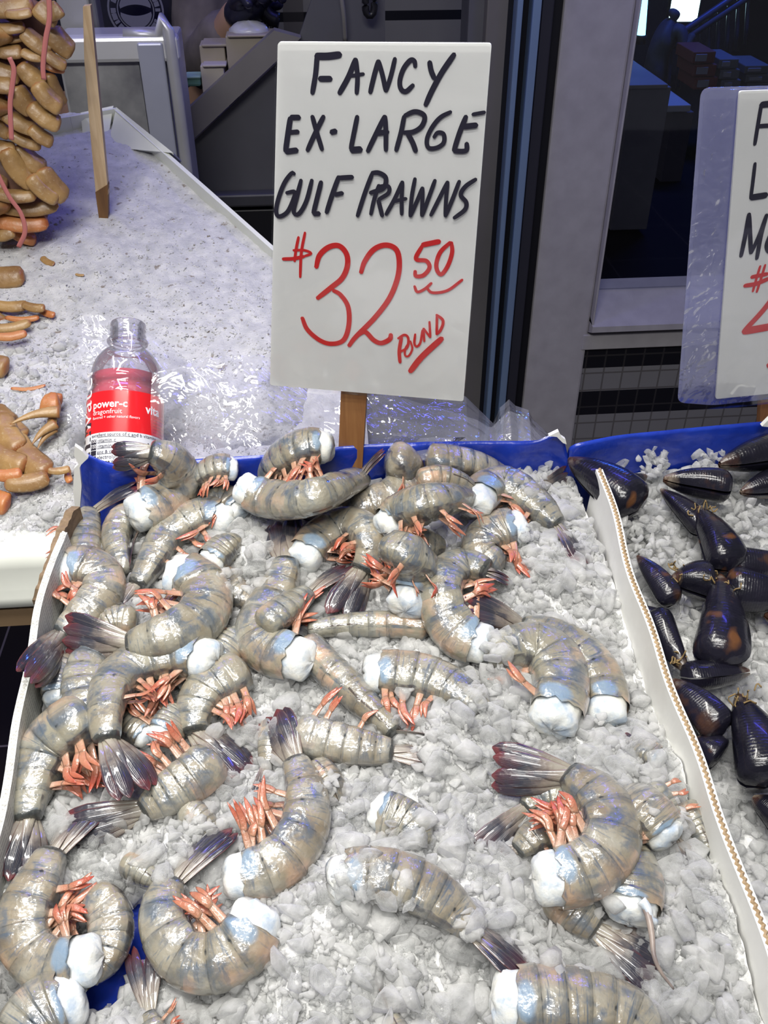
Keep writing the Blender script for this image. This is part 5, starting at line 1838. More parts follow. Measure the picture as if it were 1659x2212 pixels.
for a in [
    ((1236, 998), (1368, 1098), 98, 'big dark mussel behind the torn back end of the card wall', dict(h=.014, roll=20)),
    ((1394, 1030), (1335, 1050), 40, 'small mussel just right of the big one behind the card wall', dict(h=.006)),
    ((1440, 1036), (1574, 1052), 72, 'long black mussel lying level, second from the back wall', dict(h=.018, roll=-15)),
    ((1432, 1062), (1520, 1146), 52, 'mussel lying under the level long one, pointing up left', dict(h=.008, roll=25)),
    ((1510, 1104), (1572, 1226), 84, 'brown-purple mussel with a fringe of beard at its upper end', dict(h=.015, roll=10, beard=True, gap=9)),
    ((1562, 1002), (1710, 968), 78, 'mussel with a white chipped tip against the blue back wall', dict(h=.022, roll=-8)),
    ((1606, 1062), (1710, 1040), 66, 'mussel at the photo edge just below the chipped-tip one', dict(h=.010)),
    ((1720, 1215), (1578, 1212), 70, 'mussel with shiny lower edge right of the bearded one', dict(h=.012, roll=-25)),
    ((1720, 1285), (1572, 1262), 88, 'large mussel below the shiny-edged one at the photo edge', dict(h=.017, roll=-20)),
    ((1382, 1206), (1452, 1300), 52, 'narrow black mussel gaping beside the card wall', dict(h=.010, roll=55, gap=9)),
    ((1452, 1252), (1538, 1262), 84, 'mussel with a bright white glint on its round side', dict(h=.014, roll=5, beard=True)),
    ((1556, 1254), (1546, 1428), 104, 'tall large black mussel with a pale tip standing upright', dict(h=.018, roll=12, beard=True)),
    ((1478, 1444), (1420, 1328), 66, 'mussel with a worn pink tip near the card wall, left of the tall one', dict(h=.012, roll=-12, beard=True)),
    ((1612, 1452), (1478, 1462), 62, 'mussel lying level below the tall one, slit facing down', dict(h=.012, roll=48, gap=7)),
    ((1458, 1474), (1556, 1580), 76, 'slightly open mussel showing a brown inner edge', dict(h=.012, roll=60, gap=10)),
    ((1498, 1600), (1552, 1640), 78, 'dark mussel half hidden under the slightly open one', dict(h=.004, roll=10)),
    ((1598, 1512), (1652, 1690), 116, 'largest mussel with a tan streak and crusted tip at the right edge', dict(h=.017, roll=24, beard=True, gap=7)),
    ((1655, 1330), (1740, 1352), 60, 'mussel cut by the photo edge right of the tall one', dict(h=.006)),
    ((1386, 1312), (1432, 1352), 40, 'small mussel bit in ice close to the card wall', dict(h=.003, roll=30)),
    ((1630, 1725), (1705, 1790), 80, 'mussel at the photo edge below the largest one', dict(h=.006, roll=20)),
]:
    mussel(*a[:4], **a[4])
# ------------------------------------------------------------------ crabs on the ice bank
BACKING = varied('crab_backing', (0.10, 0.045, 0.03), (0.20, 0.10, 0.06), 40, 0.5)
def capsule(name, P0, P1, r0, r1, mat, parent, flat=.62, bow=.08, spike=False):
    P0, P1 = Vector(P0), Vector(P1)
    n = 18
    e = np.linspace(0, 1, n)
    d = (P1 - P0)
    side = d.cross(Vector((0, -.6, .8)))
    side.normalize()
    P0, P1, d = P0 - d * .07, P1 + d * .05, d * 1.12
    P = [P0 + d * float(x) + side * (d.length * bow * math.sin(math.pi * float(x))) for x in e]
    if spike:
        rad = r0 * (1 - e) ** .8 + .0003
        v, f, uv = tube([tuple(p) for p in P], rad, 14, up=(0, -.6, .8), flat=flat)
    else:
        # a plated limb: narrow at its root, broad and squared at the far joint, with a ridge along each side
        sh = np.interp(e, [0, .04, .12, .55, .86, .95, 1], [.34, .62, .78, 1.0, 1.04, .92, .5])
        rad = (r0 * (1 - e) + r1 * e) * sh
        v, f, uv = tube([tuple(p) for p in P], rad, 20, up=(0, -.6, .8), flat=flat)
        v2 = []
        for i in range(n):
            for k in range(20):
                t_ = 2 * math.pi * k / 20
                q = Vector(v[i * 20 + k]) - P[i]
                g_ = 1 + .13 * abs(math.cos(t_)) ** 6 - .10 * abs(math.sin(2 * t_)) ** 2 + .05 * mnoise.noise(P[i] * 160 + q * 90)
                v2.append(P[i] + q * g_)
        v = v2
    return mesh(name, v, f, mat, parent, uv=np.array(uv))


rot_stack = bank_pt(60, 528).y          # the stack stands on the bank here


def crab(name_label, segs, at, body, bandpath=None, scale=1.0, orange=(), fat=.78, dark=None):
    """segs: (x0, y0, x1, y1, w) in photo pixels"""
    c = at((segs[0][0] + segs[0][2]) / 2 - 60, (segs[-1][1] + segs[-1][3]) / 2, 0)
    t = thing('crab', c, name_label, 'crab', 'cooked crabs on the ice bank')
    for i, sg in enumerate(segs):
        x0, y0, x1, y1, w = sg[:5]
        dz = sg[5] if len(sg) > 5 else .004 * (i % 3)
        A, Bq = at(x0, y0, dz), at(x1, y1, dz)
        dep = ((A + Bq) / 2 - CAM) @ Vector(FWD)
        r = w * fat * dep / FPX
        spike = len(sg) > 6 and sg[6]
        capsule('leg_tip' if spike else 'leg_segment', A, Bq, r, r * .82, CRABO if i in orange else CRAB, t, spike=spike)
    if dark:  # dark brown body added behind the legs to darken the gaps between them
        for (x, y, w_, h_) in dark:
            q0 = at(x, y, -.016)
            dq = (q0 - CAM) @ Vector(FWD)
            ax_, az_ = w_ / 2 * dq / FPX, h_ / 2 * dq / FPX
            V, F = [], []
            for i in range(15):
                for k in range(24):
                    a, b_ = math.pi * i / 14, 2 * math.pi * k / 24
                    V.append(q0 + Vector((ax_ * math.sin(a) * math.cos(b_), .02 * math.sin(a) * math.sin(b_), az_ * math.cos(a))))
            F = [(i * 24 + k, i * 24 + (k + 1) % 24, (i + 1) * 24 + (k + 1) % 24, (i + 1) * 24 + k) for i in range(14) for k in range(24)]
            mesh('gap_backing', V, F, BACKING, t)
    # carapace: broad shell with a scalloped front edge
    (bx, by, bw, bh) = body
    cc = at(bx, by, -.01)
    dep = (cc - CAM) @ Vector(FWD)
    rx, rz = bw / 2 * dep / FPX, bh / 2 * dep / FPX
    V, uv = [], []
    rx *= 1.25
    for i in range(27):
        for k in range(60):
            a, b = math.pi * i / 26, 2 * math.pi * k / 60
            sa = max(math.sin(a), 0.0)
            eq = sa ** 10
            sc = 1 + .10 * eq * abs(math.sin(10 * b)) ** .6 * (1 if math.sin(b) < .3 else .25)     # teeth along the front rim
            x, y, z = sa ** .75 * math.cos(b) * sc, sa ** .75 * math.sin(b) * sc, math.cos(a)
            z = .75 * z * abs(z) ** .2 if z > 0 else .5 * z
            q = Vector((rx * x, .66 * rx * y, rz * z))
            q *= 1 + .05 * mnoise.noise(q * 45) + .10 * math.exp(-((x - .35) ** 2 + (y + .1) ** 2) * 14) + .10 * math.exp(-((x + .35) ** 2 + (y + .1) ** 2) * 14)
            V.append(cc + q)
            uv.append((.5, .25 + .5 * eq))
    F = [(i * 60 + k, i * 60 + (k + 1) % 60, (i + 1) * 60 + (k + 1) % 60, (i + 1) * 60 + k) for i in range(26) for k in range(60)]
    mesh('carapace', V, F, CRAB, t, uv=np.array(uv))
    if bandpath:
        P = spline([tuple(at(x, y, .022)) for x, y in bandpath], 40)
        v, f, uv = tube(P, .0026, 8, up=(0, 1, .2), flat=.3)
        o = mesh('rubber_band', v, f, BANDM, t)
        o['label'] = 'pink rubber band'
    return t


K = 3.95


def S_(*a): return tuple(v / K for v in a)


def at_stack(dy):
    return lambda x, y, dz=0: onY(x, y, rot_stack + dy - dz * 1.6)


A_ = [S_(-150, 40, 260, 20, 150), S_(330, 40, 490, 150, 150), S_(60, 110, 260, 95, 75), S_(440, 250, 615, 440, 130), S_(210, 270, 430, 430, 110), S_(400, 460, 560, 560, 80), S_(-60, 320, 210, 300, 70),
      S_(-40, 420, 180, 430, 100), S_(190, 440, 350, 490, 70), S_(370, 540, 545, 590, 60), S_(-40, 230, 200, 220, 80), S_(420, 120, 510, 60, 120)]
B_ = [S_(-120, 540, 160, 640, 130), S_(190, 550, 370, 720, 120), S_(320, 720, 520, 920, 115), S_(420, 640, 530, 900, 100, -.012), S_(130, 750, 280, 930, 130), S_(270, 900, 505, 1060, 120), S_(-30, 830, 90, 970, 130),
      S_(50, 960, 310, 1100, 110), S_(270, 1090, 445, 1210, 90), S_(-60, 1000, 90, 1130, 110), S_(90, 1130, 340, 1240, 80), S_(-60, 700, 100, 720, 120)]
C_ = [S_(-60, 1240, 130, 1280, 110), S_(60, 1290, 290, 1570, 120), S_(270, 1510, 490, 1690, 110), S_(150, 1260, 380, 1440, 120, -.012), S_(370, 1450, 560, 1680, 120), S_(-50, 1640, 290, 1660, 90), S_(30, 1750, 470, 1730, 115),
      S_(-40, 1870, 390, 1890, 110), S_(-60, 2000, 110, 1960, 100), S_(90, 1950, 300, 2045, 85), S_(-60, 1540, 60, 1600, 150, -.014)]
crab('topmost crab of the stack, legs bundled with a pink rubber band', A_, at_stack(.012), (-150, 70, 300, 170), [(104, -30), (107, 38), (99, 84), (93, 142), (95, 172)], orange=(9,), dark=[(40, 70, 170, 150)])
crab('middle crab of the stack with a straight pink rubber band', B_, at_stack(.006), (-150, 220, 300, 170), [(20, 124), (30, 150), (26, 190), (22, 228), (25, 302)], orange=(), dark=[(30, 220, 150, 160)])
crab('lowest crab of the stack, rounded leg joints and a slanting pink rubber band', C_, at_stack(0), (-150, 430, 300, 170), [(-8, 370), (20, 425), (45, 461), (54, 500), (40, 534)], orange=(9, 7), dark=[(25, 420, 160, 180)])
K2 = 3.69


def Q_(x0, y0, x1, y1, w, *r): return (x0 / K2, 520 + y0 / K2, x1 / K2, 520 + y1 / K2, w / K2, *r)


def at_bank(dz0):
    return lambda x, y, dz=0: BK(x, y, dz0 + dz)


D_ = [Q_(-160, 260, 175, 275, 150), Q_(-60, 500, 210, 510, 75), Q_(190, 505, 350, 535, 60), Q_(320, 545, 432, 592, 45), Q_(-60, 690, 230, 650, 65), Q_(-60, 755, 200, 735, 60), Q_(60, 610, 300, 610, 40), Q_(-100, 950, 50, 1010, 150)]
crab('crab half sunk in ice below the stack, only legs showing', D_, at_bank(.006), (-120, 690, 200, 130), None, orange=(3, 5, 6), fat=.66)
E_ = [Q_(-60, 1340, 60, 1480, 190), Q_(20, 1400, 140, 1660, 170), Q_(70, 1400, 190, 1560, 120, -.004), Q_(120, 1570, 370, 1850, 185), Q_(-60, 1660, 190, 1790, 150), Q_(-40, 1860, 165, 1850, 85), Q_(200, 1800, 320, 1840, 65),
      Q_(60, 1930, 370, 1880, 120), Q_(340, 1290, 470, 1290, 150), Q_(380, 1240, 490, 1270, 90), Q_(450, 1370, 95, 1460, 80, .012, True), Q_(430, 1470, 265, 1615, 70, .006, True), Q_(430, 1510, 305, 1655, 50, .002, True),
      Q_(440, 1380, 420, 1480, 60), Q_(390, 1830, 550, 1815, 50), Q_(545, 1830, 560, 1920, 45), Q_(-60, 2040, 60, 2100, 150, -.006)]
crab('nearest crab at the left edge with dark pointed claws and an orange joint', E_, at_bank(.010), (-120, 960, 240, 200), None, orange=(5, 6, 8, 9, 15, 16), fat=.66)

# scraps of crab shell on the ice
for x0, y0, x1, y1, w, lab in ((92, 556, 116, 570, 17, 'brown shell scrap on the ice beside the lowest stacked crab'), (164, 592, 181, 594, 7, 'tiny dark shell scrap on the ice, right of the brown one'),
                               (28, 838, 95, 832, 10, 'orange shell shreds on the ice above the nearest crab')):
    c = bank_pt((x0 + x1) / 2, (y0 + y1) / 2, .001)
    t = thing('shell_scrap', c, lab, 'shell', 'crab shell scraps')
    r_ = w / 2 * ((c - CAM) @ Vector(FWD)) / FPX
    capsule('shell_flake', bank_pt(x0, y0, .002), bank_pt(x1, y1, .002), r_, r_ * .6, CRAB if w != 10 else CRABO, t, flat=.3)
# ------------------------------------------------------------------ signs
def sign_plane(base, yaw_deg):
    a = math.radians(yaw_deg)
    rgt = Vector((math.cos(a), -math.sin(a), 0))
    nrm = Vector((-math.sin(a), -math.cos(a), 0))
    return base, rgt, nrm


def rounded(P, r, k=5):
    """round the corners of a world polygon"""
    out = []
    n = len(P)
    for i in range(n):
        a, b, c = P[i - 1], P[i], P[(i + 1) % n]
        u_, w_ = (a - b).normalized(), (c - b).normalized()
        A, C = b + u_ * r, b + w_ * r
        for j in range(k + 1):
            t_ = j / k
            out.append(A * (1 - t_) ** 2 + b * 2 * t_ * (1 - t_) + C * t_ ** 2)
    return out


def lettering(name, strokes, f, base, nrm, mat, parent, label, lift=.0004):
    parts = []
    q = 0
    for pts, w in strokes:
        pp = [onplane(*f(x, y), base, nrm) for x, y in pts]
        dep = (pp[0] - CAM) @ Vector(FWD)
        parts.append(ribbon([tuple(p) for p in pp], w * dep / FPX, nrm, lift + .00002 * q))
        q += 1
    V, F = merge(parts)
    o = mesh(name, V, F, mat, parent, smooth=False)
    o['label'] = label
    return o


sb = T(757, 1022, .0)
base, rgt, nrm = sign_plane(sb + Vector((0, -.004, 0)), 13)
SG = thing('price_sign', sb, 'white hand-lettered prawn price sign on a brown wooden stake, in the prawn box', 'sign')


def SP(x, y): return onplane(x, y, base, nrm)


quad = [SP(583, 832), SP(1001, 867), SP(1062, 94), SP(600, 91)]
V, F = prism(rounded(quad, .0022), -nrm * .003)
mesh('board', V, F, PAPER, SG, smooth=False)
sq = [SP(581, 834) + nrm * .0026, SP(1003, 869) + nrm * .0026, SP(1064, 90) + nrm * .0026, SP(598, 86) + nrm * .0026]
V, F = prism(rounded(sq, .003), -nrm * .0002)
mesh('plastic_sleeve', V, F, SLEEVE, SG, smooth=False)
V, F = prism([SP(735, 838) - nrm * .004, SP(791, 838) - nrm * .004, SP(780, 1030) - nrm * .004, SP(727, 1030) - nrm * .004], -nrm * .006)
o = mesh('stake', V, F, WOOD, SG, smooth=False)
V, F = prism([SP(735, 842) - nrm * .004, SP(791, 842) - nrm * .004, SP(800, 500) - nrm * .004, SP(746, 500) - nrm * .004], -nrm * .006)
mesh('stake_top', V, F, WOOD, SG, smooth=False)
s = 2.765
fA = lambda x, y: (550 + x / s, y / s)
raw = [
    ([(365, 335), (440, 335), (515, 325)], 36), ([(375, 320), (365, 440), (345, 560)], 28), ([(385, 470), (460, 470)], 30),
    ([(505, 560), (560, 460), (605, 350)], 28), ([(605, 350), (615, 460), (610, 560)], 26), ([(560, 455), (655, 440)], 18),
    ([(690, 555), (715, 450), (740, 360)], 26), ([(740, 360), (765, 450), (785, 545)], 26), ([(785, 545), (815, 450), (840, 345)], 24),
    ([(960, 400), (955, 365), (930, 360), (890, 410), (868, 480), (875, 530), (905, 545), (950, 505)], 26),
    ([(1045, 365), (1055, 420), (1075, 470)], 28), ([(1195, 320), (1120, 430), (1060, 540), (1020, 630)], 30),
    ([(272, 700), (215, 700)], 28), ([(215, 700), (200, 800), (185, 905)], 30), ([(205, 790), (265, 785)], 24), ([(185, 905), (258, 895)], 30),
    ([(345, 690), (370, 780), (405, 895)], 26), ([(415, 690), (365, 790), (315, 900)], 26), ([(455, 790), (490, 780)], 28),
    ([(615, 690), (595, 790), (575, 890)], 26), ([(575, 895), (640, 890)], 34), ([(675, 905), (730, 790), (780, 690)], 26), ([(780, 690), (785, 790), (785, 900)], 26), ([(730, 795), (800, 785)], 28),
    ([(895, 690), (875, 790), (845, 900)], 26), ([(895, 690), (960, 665), (1015, 690), (1000, 750), (950, 785), (890, 790)], 26), ([(915, 795), (945, 850), (965, 905)], 28),
    ([(1175, 665), (1110, 700), (1060, 760), (1030, 830), (1040, 880), (1090, 880), (1130, 850), (1130, 800), (1095, 790), (1070, 820)], 24),
    ([(1265, 690), (1225, 790), (1190, 900)], 28), ([(1300, 682), (1378, 668)], 20), ([(1245, 755), (1330, 745)], 30), ([(1190, 900), (1262, 897), (1268, 850)], 26),
    ([(240, 1040), (225, 1030), (180, 1090), (145, 1180), (130, 1260), (150, 1290), (200, 1260), (240, 1170), (240, 1142), (190, 1150)], 24),
    ([(280, 1070), (255, 1170), (235, 1260), (265, 1275), (310, 1200), (345, 1070)], 24), ([(400, 1080), (375, 1180), (352, 1272)], 26), ([(352, 1275), (392, 1272)], 26),
    ([(505, 1050), (465, 1160), (430, 1270)], 26), ([(505, 1060), (590, 1055)], 26), ([(480, 1160), (530, 1150)], 24),
    ([(705, 1030), (660, 1150), (615, 1290)], 24), ([(700, 1030), (745, 1030), (785, 1060), (770, 1120), (690, 1150)], 26),
    ([(745, 1100), (715, 1190), (695, 1280)], 22), ([(745, 1110), (800, 1110), (800, 1150), (740, 1190)], 22), ([(740, 1190), (765, 1290)], 24),
    ([(785, 1280), (840, 1180), (885, 1080)], 22), ([(885, 1080), (880, 1180), (880, 1280)], 22), ([(830, 1200), (910, 1182)], 20),
    ([(960, 1060), (940, 1170), (930, 1290)], 22), ([(930, 1290), (970, 1200), (1005, 1115)], 22), ([(1005, 1115), (1003, 1200), (1000, 1288)], 22), ([(1000, 1288), (1040, 1180), (1080, 1070)], 22),
    ([(1052, 1285), (1105, 1180), (1155, 1080)], 22), ([(1155, 1080), (1145, 1180), (1140, 1290)], 22), ([(1140, 1290), (1185, 1180), (1225, 1075)], 22),
    ([(1325, 1065), (1260, 1110), (1232, 1160), (1265, 1205), (1255, 1250), (1190, 1300)], 24)]
lettering('black_lettering', [(p, w * 1.14 / s) for p, w in raw], fA, base, nrm, INK, SG, 'black hand-painted words FANCY EX-LARGE GULF PRAWNS')
s2 = 3.072
fB = lambda x, y: (560 + x / s2, 480 + y / s2)
raw = [
    ([(262, 95), (245, 180), (235, 260)], 18), ([(305, 65), (280, 200), (272, 365)], 18), ([(225, 185), (300, 185), (345, 205), (300, 225)], 16), ([(155, 243), (230, 240), (300, 225)], 22),
    ([(378, 300), (400, 220), (460, 165), (530, 155), (580, 210), (585, 290), (550, 370), (480, 430), (385, 505)], 32), ([(490, 450), (540, 480), (590, 560), (595, 680), (560, 780), (480, 805), (400, 780), (320, 710), (285, 630)], 30),
    ([(675, 335), (700, 260), (760, 180), (840, 150), (910, 180), (930, 270), (915, 380), (860, 510), (760, 640), (640, 760), (595, 820)], 32), ([(640, 755), (700, 725), (760, 780), (810, 800), (865, 775), (875, 740)], 30),
    ([(1200, 125), (1080, 150)], 32), ([(1085, 150), (1040, 240), (1110, 255), (1130, 300), (1090, 350), (1040, 355), (1035, 320)], 26),
    ([(1270, 130), (1200, 200), (1175, 290), (1205, 345), (1250, 290), (1280, 200), (1275, 130)], 26),
    ([(1030, 420), (1050, 460), (1100, 440), (1145, 400)], 18), ([(1110, 430), (1150, 465), (1250, 450), (1350, 378)], 18),
    ([(945, 760), (930, 850), (935, 930)], 22), ([(920, 770), (965, 745), (990, 770), (980, 830), (930, 860)], 16), ([(1004, 785), (972, 832), (968, 880), (992, 884), (1016, 838), (1004, 785)], 13),
    ([(1036, 738), (1030, 800), (1046, 822), (1070, 795), (1084, 712)], 15), ([(1096, 790), (1090, 700)], 14), ([(1090, 700), (1136, 762)], 14), ([(1136, 762), (1130, 655)], 14), ([(1180, 610), (1178, 740)], 16), ([(1175, 610), (1220, 650), (1205, 710), (1175, 742)], 18),
    ([(1000, 990), (1080, 890), (1215, 765)], 36)]
lettering('red_price', [(p, w * 1.12 / s2) for p, w in raw], fB, base, nrm, REDINK, SG, 'red hand-painted price 32.50 a pound')

# mussel sign at the right edge
mb = T(1652, 935, .0)
base2, rgt2, nrm2 = sign_plane(mb + Vector((0, -.004, 0)), -4)
SG2 = thing('price_sign', mb, 'price sign in a fogged plastic sleeve at the right edge, above the mussels', 'sign')


def SP2(x, y): return onplane(x, y, base2, nrm2)


quad = [SP2(1546, 862), SP2(1790, 838), SP2(1850, 188), SP2(1598, 197)]
V, F = prism(rounded(quad, .002), -nrm2 * .002)
mesh('board', V, F, PAPER, SG2, smooth=False)
sq = [SP2(1467, 874), SP2(1545, 880), SP2(1800, 852), SP2(1880, 182), SP2(1519, 192)]
V, F = prism([p + nrm2 * .0035 for p in rounded(sq, .007)], -nrm2 * .0003)
mesh('plastic_sleeve', V, F, SLEEVE, SG2, smooth=False)
V, F = prism([p - nrm2 * .0035 for p in rounded(sq, .007)], -nrm2 * .0003)
mesh('plastic_sleeve', V, F, FOGSLEEVE, SG2, smooth=False)
V, F = prism([SP2(1650, 850) - nrm2 * .004, SP2(1690, 850) - nrm2 * .004, SP2(1684, 950) - nrm2 * .004, SP2(1644, 950) - nrm2 * .004], -nrm2 * .006)
mesh('stake', V, F, WOOD, SG2, smooth=False)
s3 = 593 / 209
fC = lambda x, y: (1450 + x / s3, 170 + y / s3)
raw = [([(545, 160), (640, 150)], 36), ([(552, 150), (530, 280), (510, 405)], 24), ([(535, 290), (620, 285)], 24), ([(512, 515), (500, 620), (485, 735)], 22), ([(485, 728), (585, 712)], 36),
       ([(425, 1090), (452, 960), (475, 825)], 26), ([(475, 825), (482, 960), (487, 1070)], 26), ([(487, 1070), (540, 950), (583, 830)], 24), ([(583, 830), (548, 960), (522, 1105)], 26), ([(605, 950), (582, 1020), (600, 1060), (640, 1050)], 24)]
lettering('black_lettering', [(p, w * 1.1 / s3) for p, w in raw], fC, base2, nrm2, INK, SG2, 'black hand-painted letters F, L and M')
raw = [([(545, 1145), (522, 1220), (498, 1305)], 16), ([(575, 1138), (550, 1220), (522, 1308)], 16), ([(488, 1215), (540, 1205), (590, 1195)], 24), ([(445, 1268), (520, 1255), (600, 1222)], 26),
       ([(660, 1290), (560, 1420), (440, 1550)], 34), ([(440, 1548), (640, 1512)], 46), ([(590, 1752), (640, 1752)], 40)]
lettering('red_price', [(p, w * 1.1 / s3) for p, w in raw], fC, base2, nrm2, REDINK, SG2, 'red hand-painted price digits')

# edge-on wooden stake in the ice bank
q0 = bank_pt(222, 470)
Yk = q0.y
def KP(x, y): return onY(x, y, Yk)
ST = thing('wooden_stake', q0, 'tall pale wooden stake stuck edge-on in the ice bank beside the crabs', 'stake')
V, F = prism([KP(208, 430), KP(234, 420), KP(232, 400), KP(195, 12), KP(179, 14), KP(182, 130), KP(196, 300)], (0, .012, 0))
mesh('stake_board', V, F, PALEWOOD, ST, smooth=False)
V, F = prism([KP(206, 415), KP(233, 398), KP(234, 530), KP(222, 530)], (-.0, .012, 0))
V = [v - Vector((0, .0006, 0)) for v in V]
o = mesh('wet_foot', V, F, mat_wood('wet_wood', (0.10, 0.045, 0.015), (0.20, 0.10, 0.03)), ST, smooth=False)
o['label'] = 'dark wet wooden foot'
# ------------------------------------------------------------------ bottle, bag
bb = onY(268, 1002, W(0, VB, 0).y + .050)
bt = onY(277, 702, W(0, VB, 0).y + .145)
axis = (bt - bb).normalized()
dep = ((bb * .4 + bt * .6) - CAM) @ Vector(FWD)
HB = (bt - bb).length
R0 = 80 * dep / FPX     # label radius
bot = thing('drink_bottle', bb - axis * .04, 'clear uncapped drink bottle with red and white label, behind the blue wall', 'bottle')
fr_x = axis.cross(Vector((0, 1, 0))).normalized()
fr_x = Vector((1, 0, 0)) - axis * axis.x
fr_x.normalize()
fr_y = axis.cross(fr_x)


def lathe(name, prof, mat, n=40, cap=False, parent=None):
    V, uv = [], []
    for z, r in prof:
        for k in range(n):
            a = 2 * math.pi * k / n
            V.append(bb + axis * (z * HB) + (fr_x * math.cos(a) + fr_y * math.sin(a)) * (r * R0))
            uv.append((k / n, z))
    F = [(i * n + k, i * n + (k + 1) % n, (i + 1) * n + (k + 1) % n, (i + 1) * n + k) for i in range(len(prof) - 1) for k in range(n)]
    if cap: F += [tuple(range(n))[::-1], tuple((len(prof) - 1) * n + k for k in range(n))]
    return mesh(name, V, F, mat, parent or bot, uv=np.array(uv))


prof = [(-.16, .9), (-.14, .98), (.0, 1.0), (.42, 1.0), (.47, .99), (.50, .93), (.515, .90), (.53, .91), (.56, .95), (.60, .945), (.66, .91), (.72, .83), (.77, .70), (.80, .58), (.815, .48), (.825, .455), (.85, .45), (.858, .535), (.872, .55), (.882, .535),
        (.885, .47), (.91, .47), (.917, .495), (.924, .47), (.945, .47), (.952, .495), (.959, .47), (.985, .47), (1.0, .475), (1.0, .42), (.86, .40)]
lathe('bottle_body', spline(prof, 120).tolist(), BOTTLEPET)
PINK = NT('pink_drink')
PINK.set(Base_Color=(0.75, 0.06, 0.11), Roughness=0.05, Alpha=0.72)
lathe('drink', [(-.15, .88), (.0, .96), (.46, .95), (.51, .87), (.56, .91), (.605, .90)], PINK.m, cap=True)
# label with its printing
LB = NT('bottle_label')
lu, lv = LB.uv()
redz = LB.math('GREATER_THAN', lv, LB.math('ADD', .155, 0.0))
dark = LB.math('MULTIPLY', LB.math('LESS_THAN', LB.math('FRACT', LB.math('MULTIPLY', lv, 46)), .45), LB.math('MULTIPLY', LB.math('GREATER_THAN', lu, .905), LB.math('LESS_THAN', lv, .30)))
col = LB.mix(redz, (0.72, 0.73, 0.76), (0.72, 0.012, 0.018))
col = LB.mix(LB.math('MULTIPLY', dark, .45), col, (0.30, 0.01, 0.01))
LB.set(Base_Color=col, Roughness=0.22, Coat_Weight=0.6, Coat_Roughness=0.06)
lab = lathe('label', [(-.12, 1.012), (.0, 1.014), (.2, 1.014), (.44, 1.012)], LB.m, 64)
lab['label'] = 'red and white wrap label'
WHT = simple('label_white', (0.82, 0.80, 0.82), 0.4)
BLK = simple('label_black', (0.02, 0.018, 0.03), 0.4)


def ltext(txt, u0, z0, size, mat, name, vertical=False, bold=False):
    """words wrapped round the label: u0 in degrees from the camera-facing line (+right), z0 as a height fraction"""
    cu = bpy.data.curves.new(name, 'FONT')
    cu.body = txt
    cu.size = size
    cu.resolution_u = 2
    if bold: cu.offset = size * .022
    ob = bpy.data.objects.new('tmp', cu)
    COL.objects.link(ob)
    dg = bpy.context.evaluated_depsgraph_get()
    me = ob.evaluated_get(dg).to_mesh()
    P = [v.co.copy() for v in me.vertices]
    F = [tuple(p.vertices) for p in me.polygons]
    ob.evaluated_get(dg).to_mesh_clear()
    bpy.data.objects.remove(ob)
    V = []
    for p in P:
        x, y = (p.x, p.y) if not vertical else (-p.y, p.x)
        a = -math.pi / 2 + math.radians(u0) + x / (R0 * 1.02)
        V.append(bb + axis * (z0 * HB + y) + (fr_x * math.cos(a) + fr_y * math.sin(a)) * (R0 * 1.021))
    return (V, F)


def lrect(u0, u1, z0, z1, n=8, rr=1.019):
    V = []
    for i in range(n + 1):
        a = -math.pi / 2 + math.radians(u0 + (u1 - u0) * i / n)
        for z in (z0, z1): V.append(bb + axis * (z * HB) + (fr_x * math.cos(a) + fr_y * math.sin(a)) * (R0 * rr))
    return (V, [(2 * i, 2 * i + 2, 2 * i + 3, 2 * i + 1) for i in range(n)])


parts = [ltext('water', -45, .165, .026, WHT, 'a', True), ltext('power-c', -40, .325, .0095, WHT, 'a', False, True), ltext('dragonfruit', -40, .280, .0062, WHT, 'a'), ltext('flavored + other natural flavors', -40, .250, .0034, WHT, 'a'),
         ltext('vita', 42, .30, .011, WHT, 'a', False, True)]
V, F = merge(parts)
o = mesh('white_print', V, F, WHT, lab, smooth=False)
o['label'] = 'white label words'
parts = [ltext('min', -45, -.055, .026, BLK, 'a', True, True), ltext('excellent source of c and b vitamins', -41, .128, .0042, BLK, 'a'), ltext('vitamin c', -29, .088, .0048, BLK, 'a'), ltext('vitamins b5 b6 b12', -29, .050, .0048, BLK, 'a'),
         ltext('zinc & chromium & magnesium', -29, .012, .0042, BLK, 'a'), ltext('electrolytes', -29, -.026, .0048, BLK, 'a'), ltext('bottle, see nutrition', -41, -.058, .0046, BLK, 'a', False, True), ltext('Nutri', 46, .052, .008, BLK, 'a', False, True)]
for z in (.122, .083, .045, .007): parts.append(lrect(-29, 28, z, z + .003))
for k in range(4): parts.append(lrect(-42, -31, -.034 + .038 * k, -.001 + .038 * k, 4))
V, F = merge(parts)
o = mesh('black_print', V, F, BLK, lab, smooth=False)
o['label'] = 'black label words and table'
V, F = merge([ltext('100%', -41.5, .091, .0042, WHT, 'a'), ltext('100%', -41.5, .053, .0042, WHT, 'a')])
V = [Vector(v) - Vector((0, .0003, 0)) for v in V]
mesh('white_print', V, F, WHT, lab, smooth=False)

# crumpled clear plastic bag behind the blue wall
YB0 = W(0, VB, 0).y + .012
BAGO = thing('plastic_bag', onY(560, 980, YB0), 'crumpled clear plastic bag spread over ice behind the blue back wall', 'bag')
topc = [(150, 700), (176, 684), (215, 683), (300, 715), (360, 745), (402, 782), (470, 768), (560, 762), (640, 800), (740, 835), (860, 850), (960, 856), (1005, 858), (1018, 870), (1040, 890), (1066, 915), (1070, 905), (1078, 880), (1100, 862), (1112, 876), (1142, 886), (1150, 905),
        (1178, 930), (1198, 950)]
botc = [(150, 1000), (1198, 985)]


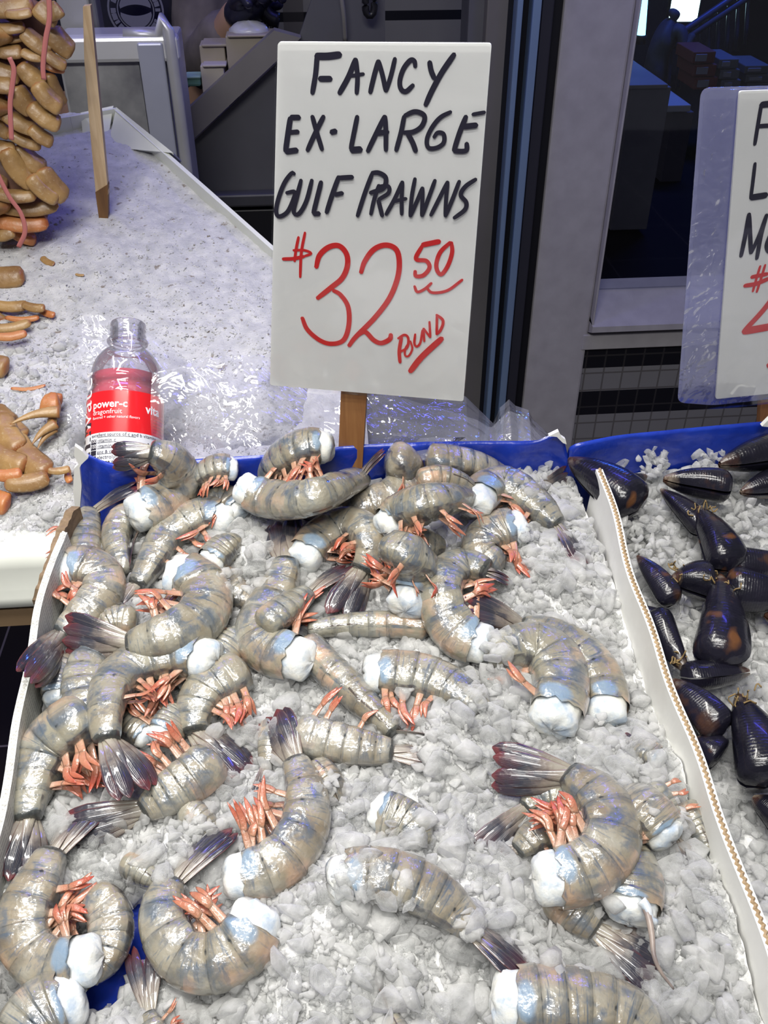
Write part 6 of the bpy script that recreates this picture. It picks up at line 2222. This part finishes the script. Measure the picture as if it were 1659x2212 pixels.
def film(name, topc, boty, Yf, Yb, seed, nx=150, ny=46, amp=.018, bulge=.03):
    xs = np.linspace(topc[0][0], topc[-1][0], nx)
    ty = np.interp(xs, [p[0] for p in topc], [p[1] for p in topc])
    V = []
    for i, x in enumerate(xs):
        for j in range(ny):
            e = j / (ny - 1)
            y = boty(x) + (ty[i] - boty(x)) * e
            Yd = Yf + (Yb - Yf) * e
            p = onY(x, y, Yd)
            q = Vector((p.x * 16, p.z * 16, seed))
            # sharp folds: ridged noise along a few slanting directions
            f = 0
            for a, sc, am in ((.35, .7, 1.0), (2.4, 1.1, .55), (1.3, 2.0, .2)):
                d_ = (p.x * math.cos(a) + p.z * math.sin(a)) * 14 * sc + 1.6 * mnoise.noise(q * sc * .6)
                f += am * (abs(((d_ + seed) % 2) - 1) - .5)
            dv = mnoise.noise(q) * .6 + f * .7
            p = p + Vector((0, -abs(bulge) * math.sin(math.pi * e) * .4 + amp * dv * (0.25 + .75 * min(1, 3 * min(e + .05, 1 - e + .15))), 0))
            V.append(p)
    F = [(i * ny + j, (i + 1) * ny + j, (i + 1) * ny + j + 1, i * ny + j + 1) for i in range(nx - 1) for j in range(ny - 1)]
    return mesh(name, V, F, BAG, BAGO, smooth=False)


film('bag_film', topc, lambda x: 992 - 8 * (x - 150) / 1048, YB0 + .095, YB0 + .19, 1.7)
topc2 = [(330, 800), (400, 790), (480, 800), (560, 830), (700, 860), (850, 850), (960, 880), (1030, 905), (1060, 925), (1100, 890), (1130, 905), (1170, 945)]
film('bag_film', topc2, lambda x: 990 - 8 * (x - 150) / 1048, YB0 + .002, YB0 + .03, 8.3, 110, 36, .012)
# flap of the same bag folded over the blue wall, right of the stake
P = [(900, 975), (960, 960), (1000, 968)]
V = []
for i in range(30):
    for j in range(14):
        e, f_ = i / 29, j / 13
        x = 905 + 100 * e
        y0, y1 = 940, 958 + 30 * math.sin(math.pi * min(1, .25 + e * .8)) ** .8
        Yf = W(0, VB, 0).y - .006
        p = onY(x - 30 * f_, y0 + (y1 - y0) * f_, Yf + .016 * (1 - f_))
        V.append(p + Vector((0, -.004 - .004 * mnoise.noise(Vector((p.x * 60, p.z * 60, 3))), 0)))
F = [(i * 14 + j, (i + 1) * 14 + j, (i + 1) * 14 + j + 1, i * 14 + j + 1) for i in range(29) for j in range(13)]
mesh('bag_flap', V, F, BAG, BAGO, smooth=False)
# bright blue tag behind the wall
t = thing('blue_tag', onY(636, 950, YB0), 'small bright blue plastic tag behind the blue wall', 'tag')
V, F = prism([onY(x, y, YB0) for x, y in ((618, 958), (628, 942), (640, 934), (652, 940), (656, 956))], (0, .003, 0))
mesh('tag_blade', V, F, simple('bright_blue', (0.01, 0.12, 0.62), .35), t, smooth=False)
V, F = prism([onY(x, y, YB0 + .0032) for x, y in ((622, 956), (652, 956), (652, 985), (622, 985))], (0, .002, 0))
mesh('tag_foot', V, F, simple('bright_blue_foot', (0.01, 0.10, 0.55), .35), t, smooth=False)
